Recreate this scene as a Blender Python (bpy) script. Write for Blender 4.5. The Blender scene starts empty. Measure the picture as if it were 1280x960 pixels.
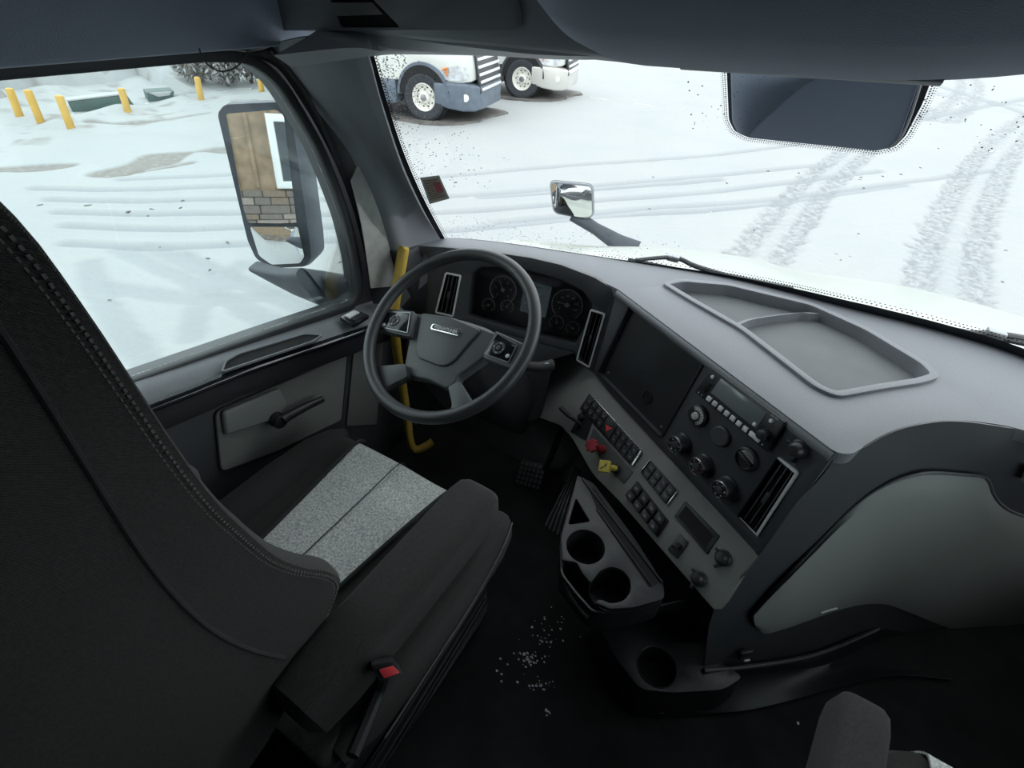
import bpy, bmesh, math, random
from mathutils import Vector as V, Matrix
random.seed(7)
PI = math.pi
# ------------------------------------------------------------------ camera
CAM = V((0, 0, 1.45)); FPX = 600.0
PITCH = math.atan(500 / 600); YAW = math.radians(30.2); ROLL = math.radians(2.0)
_d = V((-math.sin(YAW) * math.cos(PITCH), math.cos(YAW) * math.cos(PITCH), -math.sin(PITCH)))
_r0 = V((math.cos(YAW), math.sin(YAW), 0)); _u0 = _r0.cross(_d)
_r = _r0 * math.cos(ROLL) + _u0 * math.sin(ROLL)
_u = _u0 * math.cos(ROLL) - _r0 * math.sin(ROLL)
scene = bpy.context.scene
cam = bpy.data.objects.new('camera', bpy.data.cameras.new('camera'))
scene.collection.objects.link(cam); scene.camera = cam
cam.matrix_world = Matrix(((_r.x, _u.x, -_d.x, CAM.x), (_r.y, _u.y, -_d.y, CAM.y), (_r.z, _u.z, -_d.z, CAM.z), (0, 0, 0, 1)))
cam.data.sensor_width = 36; cam.data.lens = 36 * FPX / 1280
cam.data.clip_start = 0.02; cam.data.clip_end = 400
# ------------------------------------------------------------------ sky, exposure
world = bpy.data.worlds.new('overcast_sky'); scene.world = world; world.use_nodes = True
wn = world.node_tree.nodes; wl = world.node_tree.links
bgn = wn['Background']; bgn.inputs['Strength'].default_value = 6.0
wc = wn.new('ShaderNodeTexCoord'); wm = wn.new('ShaderNodeMapping'); wno = wn.new('ShaderNodeTexNoise'); wr = wn.new('ShaderNodeValToRGB')
wno.inputs['Scale'].default_value = 1.5; wno.inputs['Detail'].default_value = 4
wr.color_ramp.elements[0].color = (0.80, 0.86, 0.885, 1); wr.color_ramp.elements[1].color = (0.94, 0.98, 1.0, 1)
wl.new(wc.outputs['Generated'], wm.inputs[0]); wl.new(wm.outputs[0], wno.inputs['Vector'])
wl.new(wno.outputs['Fac'], wr.inputs[0]); wl.new(wr.outputs[0], bgn.inputs['Color'])
scene.view_settings.view_transform = 'Standard'; scene.view_settings.look = 'None'
scene.view_settings.gamma = 1; scene.view_settings.use_curve_mapping = False
scene.view_settings.exposure = -1.05
scene.cycles.max_bounces = 10; scene.cycles.transparent_max_bounces = 12

# ------------------------------------------------------------------ geometry helpers
def ray(x, y): return _d * FPX + _r * (x - 640) + _u * (480 - y)
class Plane:
    def __init__(s, a, b=None, c=None, n=None, ex=None):
        s.o = V(a)
        s.n = V(n).normalized() if n is not None else (V(b) - V(a)).cross(V(c) - V(a)).normalized()
        if (CAM - s.o).dot(s.n) < 0: s.n = -s.n
        e = V(ex) if ex is not None else (V((0, 0, 1)).cross(s.n) if abs(s.n.z) < .95 else V((1, 0, 0)))
        s.ex = (e - s.n * e.dot(s.n)).normalized(); s.ey = s.n.cross(s.ex)
        s.M = Matrix(((s.ex.x, s.ey.x, s.n.x, s.o.x), (s.ex.y, s.ey.y, s.n.y, s.o.y), (s.ex.z, s.ey.z, s.n.z, s.o.z), (0, 0, 0, 1)))
    def hit(s, x, y):
        k = ray(x, y); return CAM + k * ((s.o - CAM).dot(s.n) / k.dot(s.n))
    def uv(s, x, y):
        p = s.hit(x, y) - s.o; return (p.dot(s.ex), p.dot(s.ey))
    def uvs(s, pts): return [s.uv(*p) for p in pts]
    def frame(s, x, y, h=0):
        u, v = s.uv(x, y); return s.M @ Matrix.Translation((u, v, h))
    def pt(s, u, v, h=0): return s.M @ V((u, v, h))
def AX(axis, v, ex=None):
    n = [0, 0, 0]; n[axis] = 1; o = [0, 0, 0]; o[axis] = v
    return Plane(o, n=n, ex=ex)
def XZ(x, y, a, v): return AX(a, v).hit(x, y)

def crom(P, n=6, closed=False):
    """Catmull-Rom through the points"""
    P = [V(p) for p in P]; m = len(P); out = []
    rng = m if closed else m - 1
    for i in range(rng):
        if closed: a, b, c, d = P[i - 1], P[i], P[(i + 1) % m], P[(i + 2) % m]
        else: a, b, c, d = P[max(i - 1, 0)], P[i], P[i + 1], P[min(i + 2, m - 1)]
        for k in range(n):
            t = k / n
            out.append(0.5 * ((2 * b) + (c - a) * t + (2 * a - 5 * b + 4 * c - d) * t * t + (3 * b - a - 3 * c + d) * t ** 3))
    if not closed: out.append(P[-1])
    return out
def rnd(pts, r, n=4):
    """round the corners of a closed 2D/3D polygon"""
    P = [V(p) for p in pts]; m = len(P); out = []
    rr = r if isinstance(r, (list, tuple)) else [r] * m
    for i in range(m):
        a, b, c = P[i - 1], P[i], P[(i + 1) % m]
        q = min(rr[i], (a - b).length * .48, (c - b).length * .48)
        if q < 1e-6: out.append(b); continue
        s = b + (a - b).normalized() * q; e = b + (c - b).normalized() * q
        for k in range(n + 1):
            t = k / n; out.append((1 - t) ** 2 * s + 2 * t * (1 - t) * b + t * t * e)
    return out
def BM(): return bmesh.new()
def bevel(bm, w, seg=2, ang=30):
    es = [e for e in bm.edges if len(e.link_faces) == 2 and e.calc_face_angle(0) > math.radians(ang)]
    if es and w > 0: bmesh.ops.bevel(bm, geom=es, offset=w, segments=seg, profile=.5, affect='EDGES', clamp_overlap=True)
def box(bm, M, sx, sy, sz, b=0, seg=2):
    t = BM(); bmesh.ops.create_cube(t, size=1)
    bmesh.ops.scale(t, vec=(sx, sy, sz), verts=t.verts); bevel(t, b, seg)
    merge(bm, t, M); return bm
def merge(bm, t, M=None):
    if M is not None: t.transform(M)
    me = bpy.data.meshes.new('t'); t.to_mesh(me); t.free(); bm.from_mesh(me); bpy.data.meshes.remove(me)
def cyl(bm, M, r, h, r2=None, seg=28, b=0):
    t = BM(); bmesh.ops.create_cone(t, cap_ends=True, segments=seg, radius1=r, radius2=r if r2 is None else r2, depth=h)
    bmesh.ops.translate(t, vec=(0, 0, h / 2), verts=t.verts); bevel(t, b, 2, 40); merge(bm, t, M); return bm
def lathe(bm, M, prof, seg=32, a0=0, a1=2 * PI):
    t = BM(); rings = []; full = abs(a1 - a0 - 2 * PI) < 1e-6
    ns = seg if full else seg + 1
    for k in range(ns):
        a = a0 + (a1 - a0) * k / seg
        rings.append([t.verts.new((r * math.cos(a), r * math.sin(a), z)) for r, z in prof])
    for k in range(seg):
        A, B = rings[k], rings[(k + 1) % ns]
        for j in range(len(prof) - 1):
            if prof[j][0] < 1e-7 and prof[j + 1][0] < 1e-7: continue
            t.faces.new((A[j], B[j], B[j + 1], A[j + 1]))
    bmesh.ops.remove_doubles(t, verts=t.verts, dist=1e-6)
    bmesh.ops.recalc_face_normals(t, faces=t.faces); merge(bm, t, M); return bm
def tube(bm, pts, r, seg=10, closed=False, caps=True):
    pts = [V(p) for p in pts]; n = len(pts); rings = []
    rf = r if callable(r) else (lambda t: r)
    up = V((0, 0, 1)); prevx = None
    for i, p in enumerate(pts):
        if closed: tg = pts[(i + 1) % n] - pts[i - 1]
        else: tg = pts[min(i + 1, n - 1)] - pts[max(i - 1, 0)]
        tg.normalize()
        if prevx is None: x = tg.orthogonal().normalized()
        else: x = (prevx - tg * prevx.dot(tg)).normalized()
        prevx = x; y = tg.cross(x)
        rad = rf(i / max(n - 1, 1))
        rings.append([bm.verts.new(p + (x * math.cos(2 * PI * k / seg) + y * math.sin(2 * PI * k / seg)) * rad) for k in range(seg)])
    m = n if closed else n - 1
    for i in range(m):
        A, B = rings[i], rings[(i + 1) % n]
        off = 0
        if closed and i == n - 1:
            off = min(range(seg), key=lambda o: (A[0].co - B[o].co).length)
        for k in range(seg):
            bm.faces.new((A[k], A[(k + 1) % seg], B[(k + 1 + off) % seg], B[(k + off) % seg]))
    if caps and not closed:
        bm.faces.new(list(reversed(rings[0]))); bm.faces.new(rings[-1])
    return bm
def grid(bm, rows, thick=0, n1=4, n2=4, smooth=True):
    """surface through rows of points"""
    R = [crom(r, n2) for r in rows] if smooth else [[V(p) for p in r] for r in rows]
    if smooth:
        cols = [crom([R[i][j] for i in range(len(R))], n1) for j in range(len(R[0]))]
        R = [[cols[j][i] for j in range(len(cols))] for i in range(len(cols[0]))]
    t = BM(); vs = [[t.verts.new(p) for p in r] for r in R]
    for i in range(len(R) - 1):
        for j in range(len(R[0]) - 1):
            t.faces.new((vs[i][j], vs[i][j + 1], vs[i + 1][j + 1], vs[i + 1][j]))
    if thick: bmesh.ops.recalc_face_normals(t, faces=t.faces); bmesh.ops.solidify(t, geom=t.faces[:], thickness=thick)
    merge(bm, t); return bm
def loft(bm, secs, cap=True, close=False):
    t = BM(); R = [[t.verts.new(p) for p in s] for s in secs]; m = len(secs[0])
    for i in range(len(R) - (0 if close else 1)):
        A = R[i]; B = R[(i + 1) % len(R)]
        for k in range(m): t.faces.new((A[k], A[(k + 1) % m], B[(k + 1) % m], B[k]))
    if cap and not close: t.faces.new(list(reversed(R[0]))); t.faces.new(R[-1])
    bmesh.ops.recalc_face_normals(t, faces=t.faces); merge(bm, t); return bm
def sup(c, ax, ay, w, h, e=4, n=28):
    """superellipse section with half sizes w,h"""
    c, ax, ay = V(c), V(ax), V(ay); out = []
    for k in range(n):
        a = 2 * PI * k / n; ca, sa = math.cos(a), math.sin(a)
        out.append(c + ax * (w * math.copysign(abs(ca) ** (2 / e), ca)) + ay * (h * math.copysign(abs(sa) ** (2 / e), sa)))
    return out
def prism(bm, pts, h0, h1, M=None, holes=(), b=0, seg=2):
    """polygon (2D, with holes) extruded from h0 to h1 along z of M"""
    t = BM(); es = []
    for loop in [pts] + list(holes):
        vs = [t.verts.new((p[0], p[1], h0)) for p in loop]
        for i in range(len(vs)): es.append(t.edges.new((vs[i], vs[(i + 1) % len(vs)])))
    if holes: bmesh.ops.triangle_fill(t, edges=es, use_beauty=True, normal=(0, 0, 1))
    else: bmesh.ops.contextual_create(t, geom=es)
    g = bmesh.ops.extrude_face_region(t, geom=t.faces[:])
    bmesh.ops.translate(t, vec=(0, 0, h1 - h0), verts=[v for v in g['geom'] if isinstance(v, bmesh.types.BMVert)])
    bmesh.ops.recalc_face_normals(t, faces=t.faces)
    if b: bevel(t, b, seg, 40)
    merge(bm, t, M if M is not None else None); return bm
def circ(cx, cy, r, n=24, ry=None):
    return [(cx + r * math.cos(2 * PI * k / n), cy + (ry or r) * math.sin(2 * PI * k / n)) for k in range(n)]
def inset(pts, d):
    """shrink a roughly convex polygon towards its inside by d"""
    P = [V((p[0], p[1])) for p in pts]; m = len(P); out = []
    area = sum(P[i - 1].x * P[i].y - P[i].x * P[i - 1].y for i in range(m)); s = 1 if area > 0 else -1
    for i in range(m):
        a, b, c = P[i - 1], P[i], P[(i + 1) % m]
        n1 = V((-(b - a).y, (b - a).x)).normalized() * s; n2 = V((-(c - b).y, (c - b).x)).normalized() * s
        k = (n1 + n2); L = k.length_squared
        k = k * (2 / L) if L > .2 else n1
        out.append(b + k * d)
    return out
def quad(q, a, b, c, d):
    """sub-quad of a quad TL,TR,BR,BL given in 2D; a..b across, c..d down"""
    q = [V(p) for p in q]
    def L(s, t): return (q[0] * (1 - s) + q[1] * s) * (1 - t) + (q[3] * (1 - s) + q[2] * s) * t
    return [L(a, c), L(b, c), L(b, d), L(a, d)]

# ------------------------------------------------------------------ materials
MATS = {}
def mat(name, col, rough=.5, metal=0, bump=0, bscale=200, mott=0, mscale=8, spec=.5, coat=0, col2=None, weave=None, sheen=0):
    if name in MATS: return MATS[name]
    m = bpy.data.materials.new(name); m.use_nodes = True; MATS[name] = m
    nt = m.node_tree; N = nt.nodes; L = nt.links; b = N['Principled BSDF']
    b.inputs['Base Color'].default_value = (*col, 1); b.inputs['Roughness'].default_value = rough
    b.inputs['Metallic'].default_value = metal; b.inputs['Specular IOR Level'].default_value = spec
    b.inputs['Coat Weight'].default_value = coat
    if sheen: b.inputs['Sheen Weight'].default_value = sheen
    tc = N.new('ShaderNodeTexCoord')
    if mott or col2:
        no = N.new('ShaderNodeTexNoise'); no.inputs['Scale'].default_value = mscale; no.inputs['Detail'].default_value = 6
        L.new(tc.outputs['Object'], no.inputs['Vector'])
        r = N.new('ShaderNodeValToRGB'); L.new(no.outputs['Fac'], r.inputs[0]); L.new(r.outputs[0], b.inputs['Base Color'])
        c2 = col2 or tuple(c * (1 - mott) for c in col)
        r.color_ramp.elements[0].position = .36; r.color_ramp.elements[1].position = .66
        r.color_ramp.elements[0].color = (*c2, 1); r.color_ramp.elements[1].color = (*col, 1)
    if bump:
        bn = N.new('ShaderNodeBump'); bn.inputs['Strength'].default_value = bump; bn.inputs['Distance'].default_value = .002
        if weave:
            w = N.new('ShaderNodeTexWave'); w.wave_type = 'BANDS'; w.bands_direction = 'DIAGONAL'; w.inputs['Scale'].default_value = weave
            w.inputs['Distortion'].default_value = 1.5; w.inputs['Detail'].default_value = 2
            L.new(tc.outputs['Object'], w.inputs['Vector']); L.new(w.outputs['Fac'], bn.inputs['Height'])
        else:
            nb = N.new('ShaderNodeTexNoise'); nb.inputs['Scale'].default_value = bscale; nb.inputs['Detail'].default_value = 3
            L.new(tc.outputs['Object'], nb.inputs['Vector']); L.new(nb.outputs['Fac'], bn.inputs['Height'])
        L.new(bn.outputs['Normal'], b.inputs['Normal'])
    return m
def emis(name, col, s):
    m = mat(name, col, .4); b = m.node_tree.nodes['Principled BSDF']
    b.inputs['Emission Color'].default_value = (*col, 1); b.inputs['Emission Strength'].default_value = s; return m
def glassmat(name, tint, refl=1.0, dust=0.0):
    m = bpy.data.materials.new(name); m.use_nodes = True; nt = m.node_tree; N = nt.nodes; L = nt.links
    for n in list(N): N.remove(n)
    o = N.new('ShaderNodeOutputMaterial'); t = N.new('ShaderNodeBsdfTransparent'); g = N.new('ShaderNodeBsdfGlossy')
    t.inputs[0].default_value = (*tint, 1); g.inputs['Roughness'].default_value = .02
    f = N.new('ShaderNodeFresnel'); f.inputs[0].default_value = 1.45
    mu = N.new('ShaderNodeMath'); mu.operation = 'MULTIPLY'; mu.inputs[1].default_value = refl
    mx = N.new('ShaderNodeMixShader'); L.new(f.outputs[0], mu.inputs[0]); L.new(mu.outputs[0], mx.inputs[0])
    L.new(t.outputs[0], mx.inputs[1]); L.new(g.outputs[0], mx.inputs[2]); last = mx
    if dust:
        df = N.new('ShaderNodeBsdfDiffuse'); df.inputs[0].default_value = (.8, .85, .9, 1)
        tc = N.new('ShaderNodeTexCoord'); no = N.new('ShaderNodeTexNoise'); no.inputs['Scale'].default_value = 5; no.inputs['Detail'].default_value = 5
        L.new(tc.outputs['Object'], no.inputs['Vector'])
        mr = N.new('ShaderNodeMapRange'); mr.inputs[1].default_value = .35; mr.inputs[2].default_value = .8; mr.inputs[4].default_value = dust
        L.new(no.outputs['Fac'], mr.inputs[0]); m2 = N.new('ShaderNodeMixShader')
        L.new(mr.outputs[0], m2.inputs[0]); L.new(last.outputs[0], m2.inputs[1]); L.new(df.outputs[0], m2.inputs[2]); last = m2
    L.new(last.outputs[0], o.inputs[0]); return m

DASH = mat('charcoal_dash_plastic', (.215, .225, .245), .5, bump=.35, bscale=900, mott=.15, mscale=300)
DARK = mat('black_trim_plastic', (.062, .066, .072), .45, bump=.25, bscale=900)
BLACK = mat('deep_black_plastic', (.024, .026, .029), .4, bump=.1, bscale=600)
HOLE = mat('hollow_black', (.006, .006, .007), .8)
GREYP = mat('mid_grey_trim_plastic', (.21, .215, .205), .5, bump=.3, bscale=900)
LGREY = mat('warm_grey_panel_plastic', (.27, .285, .27), .55, bump=.3, bscale=900)
PILLAR = mat('grey_pillar_plastic', (.30, .315, .35), .5, bump=.3, bscale=800)
HEAD = mat('slate_headliner', (.31, .36, .44), .75, bump=.5, bscale=500)
HEADP = mat('overhead_grey_plastic', (.34, .36, .385), .5, bump=.3, bscale=700)
RUB = mat('rubber_seal', (.03, .033, .037), .55, bump=.1, bscale=300)
GLOSS = mat('glossy_black_trim', (.012, .014, .017), .12, coat=.6)
CHROME = mat('brushed_chrome', (.75, .76, .77), .22, metal=1)
SILVER = mat('satin_silver_paint', (.80, .80, .79), .4, metal=.15)
LEATH = mat('wheel_leather', (.052, .055, .058), .38, bump=.25, bscale=500)
HUB = mat('hub_plastic', (.10, .106, .112), .45, bump=.2, bscale=800)
CLOTH = mat('black_seat_cloth', (.060, .057, .055), .95, bump=.9, weave=330, mott=.45, mscale=300, sheen=.15)
CLOTH2 = mat('smooth_black_cloth', (.035, .035, .036), .95, bump=.4, bscale=900, sheen=.1)
FELT = mat('heather_grey_felt', (.92, .92, .89), .95, bump=.7, bscale=400, col2=(.45, .46, .45), mscale=210)
THREAD = mat('grey_stitching', (.16, .155, .15), .9)
YEL = mat('yellow_grip_paint', (.60, .40, .06), .55, mott=.25, mscale=30, bump=.2, bscale=80)
YKNOB = mat('yellow_knob_plastic', (.72, .56, .10), .4, mott=.15, mscale=60)
RKNOB = mat('red_knob_plastic', (.36, .03, .04), .4, mott=.2, mscale=60)
RED = mat('red_plastic', (.75, .06, .07), .4)
CARPET = mat('black_floor_mat', (.020, .020, .021), .9, bump=.8, bscale=260, mott=.5, mscale=9)
PRINT = mat('grey_print', (.62, .63, .64), .6)
WHITE = mat('white_paint', (.56, .58, .55), .3, coat=.3, mott=.06, mscale=2)
CREAM = mat('cream_hood_paint', (.335, .355, .32), .35, coat=.3, mott=.08, mscale=3)
BUMPER = mat('slate_bumper_plastic', (.12, .15, .19), .5, mott=.25, mscale=6)
TYRE = mat('tyre_rubber', (.035, .04, .048), .8, bump=.6, bscale=60, mott=.3, mscale=25)
GLASSW = glassmat('clear_windshield_glass', (.96, .985, .98), .6, dust=.05)
GLASSD = glassmat('side_window_glass', (.93, .985, .98), .6, dust=.04)
LENS = glassmat('gauge_lens', (.95, .95, .95), .8)
MIRROR = mat('mirror_silver', (.88, .90, .90), .015, metal=1)
STEEL = mat('dull_steel', (.35, .36, .37), .4, metal=1)
MIRH = mat('mirror_housing_plastic', (.06, .072, .09), .5, bump=.4, bscale=250, mott=.25, mscale=18)
BOLL = mat('bollard_yellow', (.60, .37, .075), .6, mott=.25, mscale=4)
LCD = mat('lcd_blank', (.20, .22, .225), .15)

# ------------------------------------------------------------------ object helpers
WM = {}
col = scene.collection
def thing(name, label, cat, loc=(0, 0, 0), M=None, group=None, kind=None):
    o = bpy.data.objects.new(name, None); col.objects.link(o); o.empty_display_size = .05
    m = M.copy() if M is not None else Matrix.Translation(V(loc))
    o.matrix_world = m; WM[o.name] = m
    if kind: o['kind'] = kind
    if label: o['label'] = label
    if cat: o['category'] = cat
    if group: o['group'] = group
    return o
def obj(name, bm, m, parent=None, label=None, local=False, smooth=True, kind=None):
    """one mesh object; vertices authored in world space unless local"""
    if parent is not None and not local: bm.transform(WM[parent.name].inverted())
    me = bpy.data.meshes.new(name)
    bmesh.ops.remove_doubles(bm, verts=bm.verts, dist=1e-6)
    bm.to_mesh(me); bm.free(); me.materials.append(m)
    if smooth:
        me.shade_smooth()
        try: me.set_sharp_from_angle(angle=math.radians(38))
        except Exception: pass
    o = bpy.data.objects.new(name, me); col.objects.link(o)
    if parent is not None: o.parent = parent; WM[o.name] = WM[parent.name]
    else: WM[o.name] = Matrix()
    if label: o['label'] = label
    if kind: o['kind'] = kind
    return o
def single(name, bm, m, label, cat, group=None, kind=None, **k):
    """top-level thing that is one mesh; origin moved to its base"""
    bb = [v.co for v in bm.verts]
    c = V(((min(v.x for v in bb) + max(v.x for v in bb)) / 2, (min(v.y for v in bb) + max(v.y for v in bb)) / 2, min(v.z for v in bb)))
    bmesh.ops.translate(bm, vec=-c, verts=bm.verts)
    o = obj(name, bm, m, **k); o.location = c
    WM[o.name] = Matrix.Translation(c)
    o['label'] = label; o['category'] = cat
    if group: o['group'] = group
    if kind: o['kind'] = kind
    return o
def struct(name, bm, m, parent=None, **k):
    o = obj(name, bm, m, parent, **k)
    if parent is None: o['kind'] = 'structure'
    return o
def dup(o, M=None, parent=None, label=None):
    c = o.copy(); col.objects.link(c)
    if parent is not None: c.parent = parent
    if M is not None: c.matrix_world = M
    for ch in o.children: dup(ch, None, c)
    if label: c['label'] = label
    WM[c.name] = M if M is not None else WM.get(o.name, Matrix())
    return c
def text(s, size, M, m, parent, name='lettering', ex=.0004, align='CENTER', label=None, bold=0, sx=1):
    cu = bpy.data.curves.new('t', 'FONT'); cu.body = s; cu.size = size; cu.align_x = align; cu.align_y = 'CENTER'; cu.extrude = ex; cu.offset = bold
    t = bpy.data.objects.new('t', cu); col.objects.link(t)
    bpy.context.view_layer.update()
    me = bpy.data.meshes.new_from_object(t.evaluated_get(bpy.context.evaluated_depsgraph_get()))
    bpy.data.objects.remove(t); bm = BM(); bm.from_mesh(me); bpy.data.meshes.remove(me)
    bm.transform(M @ Matrix.Diagonal((sx, 1, 1, 1)))
    return obj(name, bm, m, parent, label, smooth=False)
def T(x, y, z): return Matrix.Translation((x, y, z))
def R(a, ax): return Matrix.Rotation(a, 4, ax)
# ================================================================== THE SETTING
DX = -1.1                                   # plane of the driver's door glass
# floor
bm = BM(); box(bm, T(0, -.35, -.03), 2.2, 3.7, .06); struct('floor', bm, CARPET)
bm = BM()
prism(bm, [(1.12, .0), (1.5, .38), (1.5, .52), (1.54, .52), (1.54, -.02), (1.12, -.04)], -1.1, .25, Matrix(((0, 0, 1, 0), (1, 0, 0, 0), (0, 1, 0, 0), (0, 0, 0, 1))))
prism(bm, [(1.46, .0), (1.52, .52), (1.55, .52), (1.55, -.02)], .25, 1.1, Matrix(((0, 0, 1, 0), (1, 0, 0, 0), (0, 1, 0, 0), (0, 0, 0, 1))))
struct('wall_front', bm, BLACK)
bm = BM(); box(bm, T(0, -2.2, 1), 2.3, .06, 2.1); struct('wall_back', bm, HEAD)
bm = BM(); box(bm, T(0, -.72, 2.08), 2.3, 3.0, .05); struct('ceiling', bm, HEAD)
YZ = Matrix(((0, 0, 1, 0), (1, 0, 0, 0), (0, 1, 0, 0), (0, 0, 0, 1)))     # local x->Y, y->Z, z->X
# side walls: rear part, upper part above the door, cowl in front
for sgn, side in ((-1, 'left'), (1, 'right')):
    x0 = 1.1 * sgn
    bm = BM()
    box(bm, T(x0 * 1.02, -1.25, 1), .06, 1.9, 2.1)
    struct('wall_' + side, bm, HEAD)
    bm = BM()
    prism(bm, rnd([(-.32, 1.338), (1.2, 1.338), (1.2, 2.06), (-.32, 2.06)], .01), 0, .07, T(x0 - (.0 if sgn < 0 else .07), 0, 0) @ YZ, b=.012)
    struct('trim_%d' % (1 if sgn < 0 else 2), bm, HEAD)
    bm = BM(); box(bm, T(x0, 1.27, .26), .05, .46, .66, .01)
    struct('trim_%d' % (3 if sgn < 0 else 4), bm, DARK)
win = [(-.15, 1.322), (.33, 1.322), (.64, 1.321), (.74, 1.312), (.795, 1.27), (.83, 1.20), (.865, 1.12), (.89, 1.02), (.908, .92), (.913, .80), (.905, .71), (.875, .668), (.6, .717), (.28, .77), (-.15, .842)]
win = [(p.x, p.y) for p in rnd(win, .03, 3)]
dout = [(-.3, -.02), (1.04, -.02), (1.03, .7), (1.0, .9), (.965, 1.1), (.92, 1.338), (-.3, 1.338)]
def door(sgn, n):
    Mx = T(DX * (1 if sgn < 0 else -1), 0, 0) @ YZ
    d = thing('door_%d' % n, None, None, (1.1 * sgn, .3, 0), kind='structure')
    bm = BM(); prism(bm, dout, -.05, .0 if sgn < 0 else .05, Mx, holes=[win])
    obj('door_shell', bm, DARK, d)
    bm = BM(); prism(bm, [V(p) for p in dout], -.066, -.052, Mx if sgn < 0 else T(.118, 0, 0) @ Mx, holes=[[(p.x, p.y) for p in inset(win, -.012)]])
    obj('outer_skin', bm, WHITE, d)
    w = thing('window_%d' % n, None, None, (1.1 * sgn, .3, .65), kind='structure')
    bm = BM(); prism(bm, [(p.x, p.y) for p in inset(win, -.018)], -.006, .014, Mx, holes=[[(p.x, p.y) for p in inset(win, .004)]], b=.004)
    obj('rubber_seal', bm, RUB, w)
    bm = BM(); prism(bm, win, -.0195, -.0165, Mx); obj('pane', bm, GLASSD, w, smooth=False)
    return d
d1 = door(-1, 1); d2 = door(1, 2)
P11 = AX(0, DX); P105 = AX(0, -1.05); P102 = AX(0, -1.015); P108 = AX(0, -1.08)
gl = [P11.hit(*p) for p in [(175, 471), (300, 430), (440, 384)]]
def ext(a, b, y): t = (y - a.y) / (b.y - a.y); return a + (b - a) * t
gl = [ext(gl[0], gl[2], -.3)] + gl + [ext(gl[0], gl[2], 1.02)]
sl = [P102.hit(*p) for p in [(182, 505), (300, 460), (445, 412)]]
sl = [ext(sl[0], sl[2], -.3)] + sl + [ext(sl[0], sl[2], 1.02)]
up = V((0, 0, 1)); rt = V((1, 0, 0))
bm = BM()
grid(bm, [[g + V((-.004, 0, .0)) for g in gl], [g * .5 + s * .5 + up * .006 for g, s in zip(gl, sl)], [s - rt * .012 + up * .003 for s in sl], [s - up * .006 for s in sl], [s - up * .02 for s in sl]], n1=3, n2=4)
obj('door_sill', bm, DASH, d1)
lowg = [s - up * .022 for s in sl]; lowb = [s - up * .075 for s in sl]
bm = BM()
grid(bm, [[s - up * .000 - rt * .002 for s in sl], [s + rt * .012 - up * .006 for s in sl], [s + rt * .013 - up * .016 for s in sl], [s + rt * .004 - up * .024 for s in sl]], thick=.002, n1=3, n2=3)
obj('gloss_strip', bm, GLOSS, d1)
bm = BM()
grid(bm, [[s + rt * .001 for s in lowg], [s - rt * .001 for s in lowb], [s - rt * .03 - up * .012 for s in lowb]], thick=.003, n1=3, n2=3)
obj('armrest_face', bm, BLACK, d1)
# grip pocket in the sill
pk = [P102.hit(*p) + rt * -.02 for p in [(276, 466), (283, 452), (300, 444), (385, 419), (402, 420), (395, 426), (300, 458)]]
SILL = Plane(gl[1] + up * .012, gl[3] + up * .012, (sl[2] + up * .012))
bm = BM(); pk2 = SILL.uvs([(276, 466), (281, 451), (297, 442), (380, 417), (404, 419), (392, 427), (300, 458)])
pr = rnd(pk2, .01, 4)
prism(bm, pr, -.004, .002, SILL.M, holes=[inset(pr, .004)], b=.0012); obj('pocket_rim', bm, DASH, d1)
bm = BM(); prism(bm, inset(pr, .003), -.004, -.002, SILL.M); obj('grip_pocket', bm, HOLE, d1)
# lower door panel, its grey inset and the pull lever
bm = BM(); a = lowb[0]; b = lowb[-1]
prism(bm, [(-.3, .0), (1.02, .0), (1.02, b.z - .005), (-.3, a.z - .005)], 0, .035, T(DX + .001, 0, 0) @ YZ, b=.004)
obj('lower_panel', bm, DARK, d1)
PD = AX(0, -1.062)
q = rnd(PD.uvs([(269, 515), (433, 443), (426, 524), (345, 562), (276, 588)]), [.015, .008, .012, .01, .02], 5)
bm = BM(); prism(bm, inset(q, -.005), -.002, .006, PD.M, holes=[q], b=.002); obj('inset_bezel', bm, DARK, d1)
bm = BM(); prism(bm, q, -.001, .003, PD.M); obj('inset_panel', bm, LGREY, d1)
# moulded hump on the inset panel
hp = PD.uvs([(273, 513), (303, 500), (345, 483), (354, 503), (341, 521), (277, 542)])
bm = BM(); prism(bm, rnd(hp, .010, 4), .002, .020, PD.M, b=.010, seg=4); obj('moulded_hump', bm, LGREY, d1)
bm = BM(); PH = AX(0, -1.02)
tube(bm, crom([PH.hit(403, 499), PH.hit(385, 507), PH.hit(362, 519), PH.hit(352, 525)], 5), lambda t: .010 + .006 * t, 10)
cyl(bm, PH.frame(351, 527, -.035), .021, .04, b=.004); obj('pull_lever', bm, BLACK, d1)
bm = BM(); gq = [(436, 440), (446, 436), (438, 520), (428, 527)]
gp = PD.uvs([(441, 438), (478, 422), (470, 530), (432, 532)])
prism(bm, rnd(gp, .012), -.001, .006, PD.M, b=.003); obj('front_panel', bm, GREYP, d1)
# window switch pod
bm = BM(); sq = SILL.uvs([(424, 399), (443, 389), (462, 397), (442, 409)])
prism(bm, rnd(sq, .006), -.004, .008, SILL.M, b=.002); obj('switch_bezel', bm, GLOSS, d1)
for a_, b_ in ((.12, .48), (.54, .9)):
    bm = BM(); prism(bm, quad(SILL.uvs([(424, 399), (443, 389), (462, 397), (442, 409)]), .2, .85, a_, b_), .006, .013, SILL.M, b=.002)
    obj('window_switch', bm, SILVER if a_ < .3 else BLACK, d1)

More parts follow.
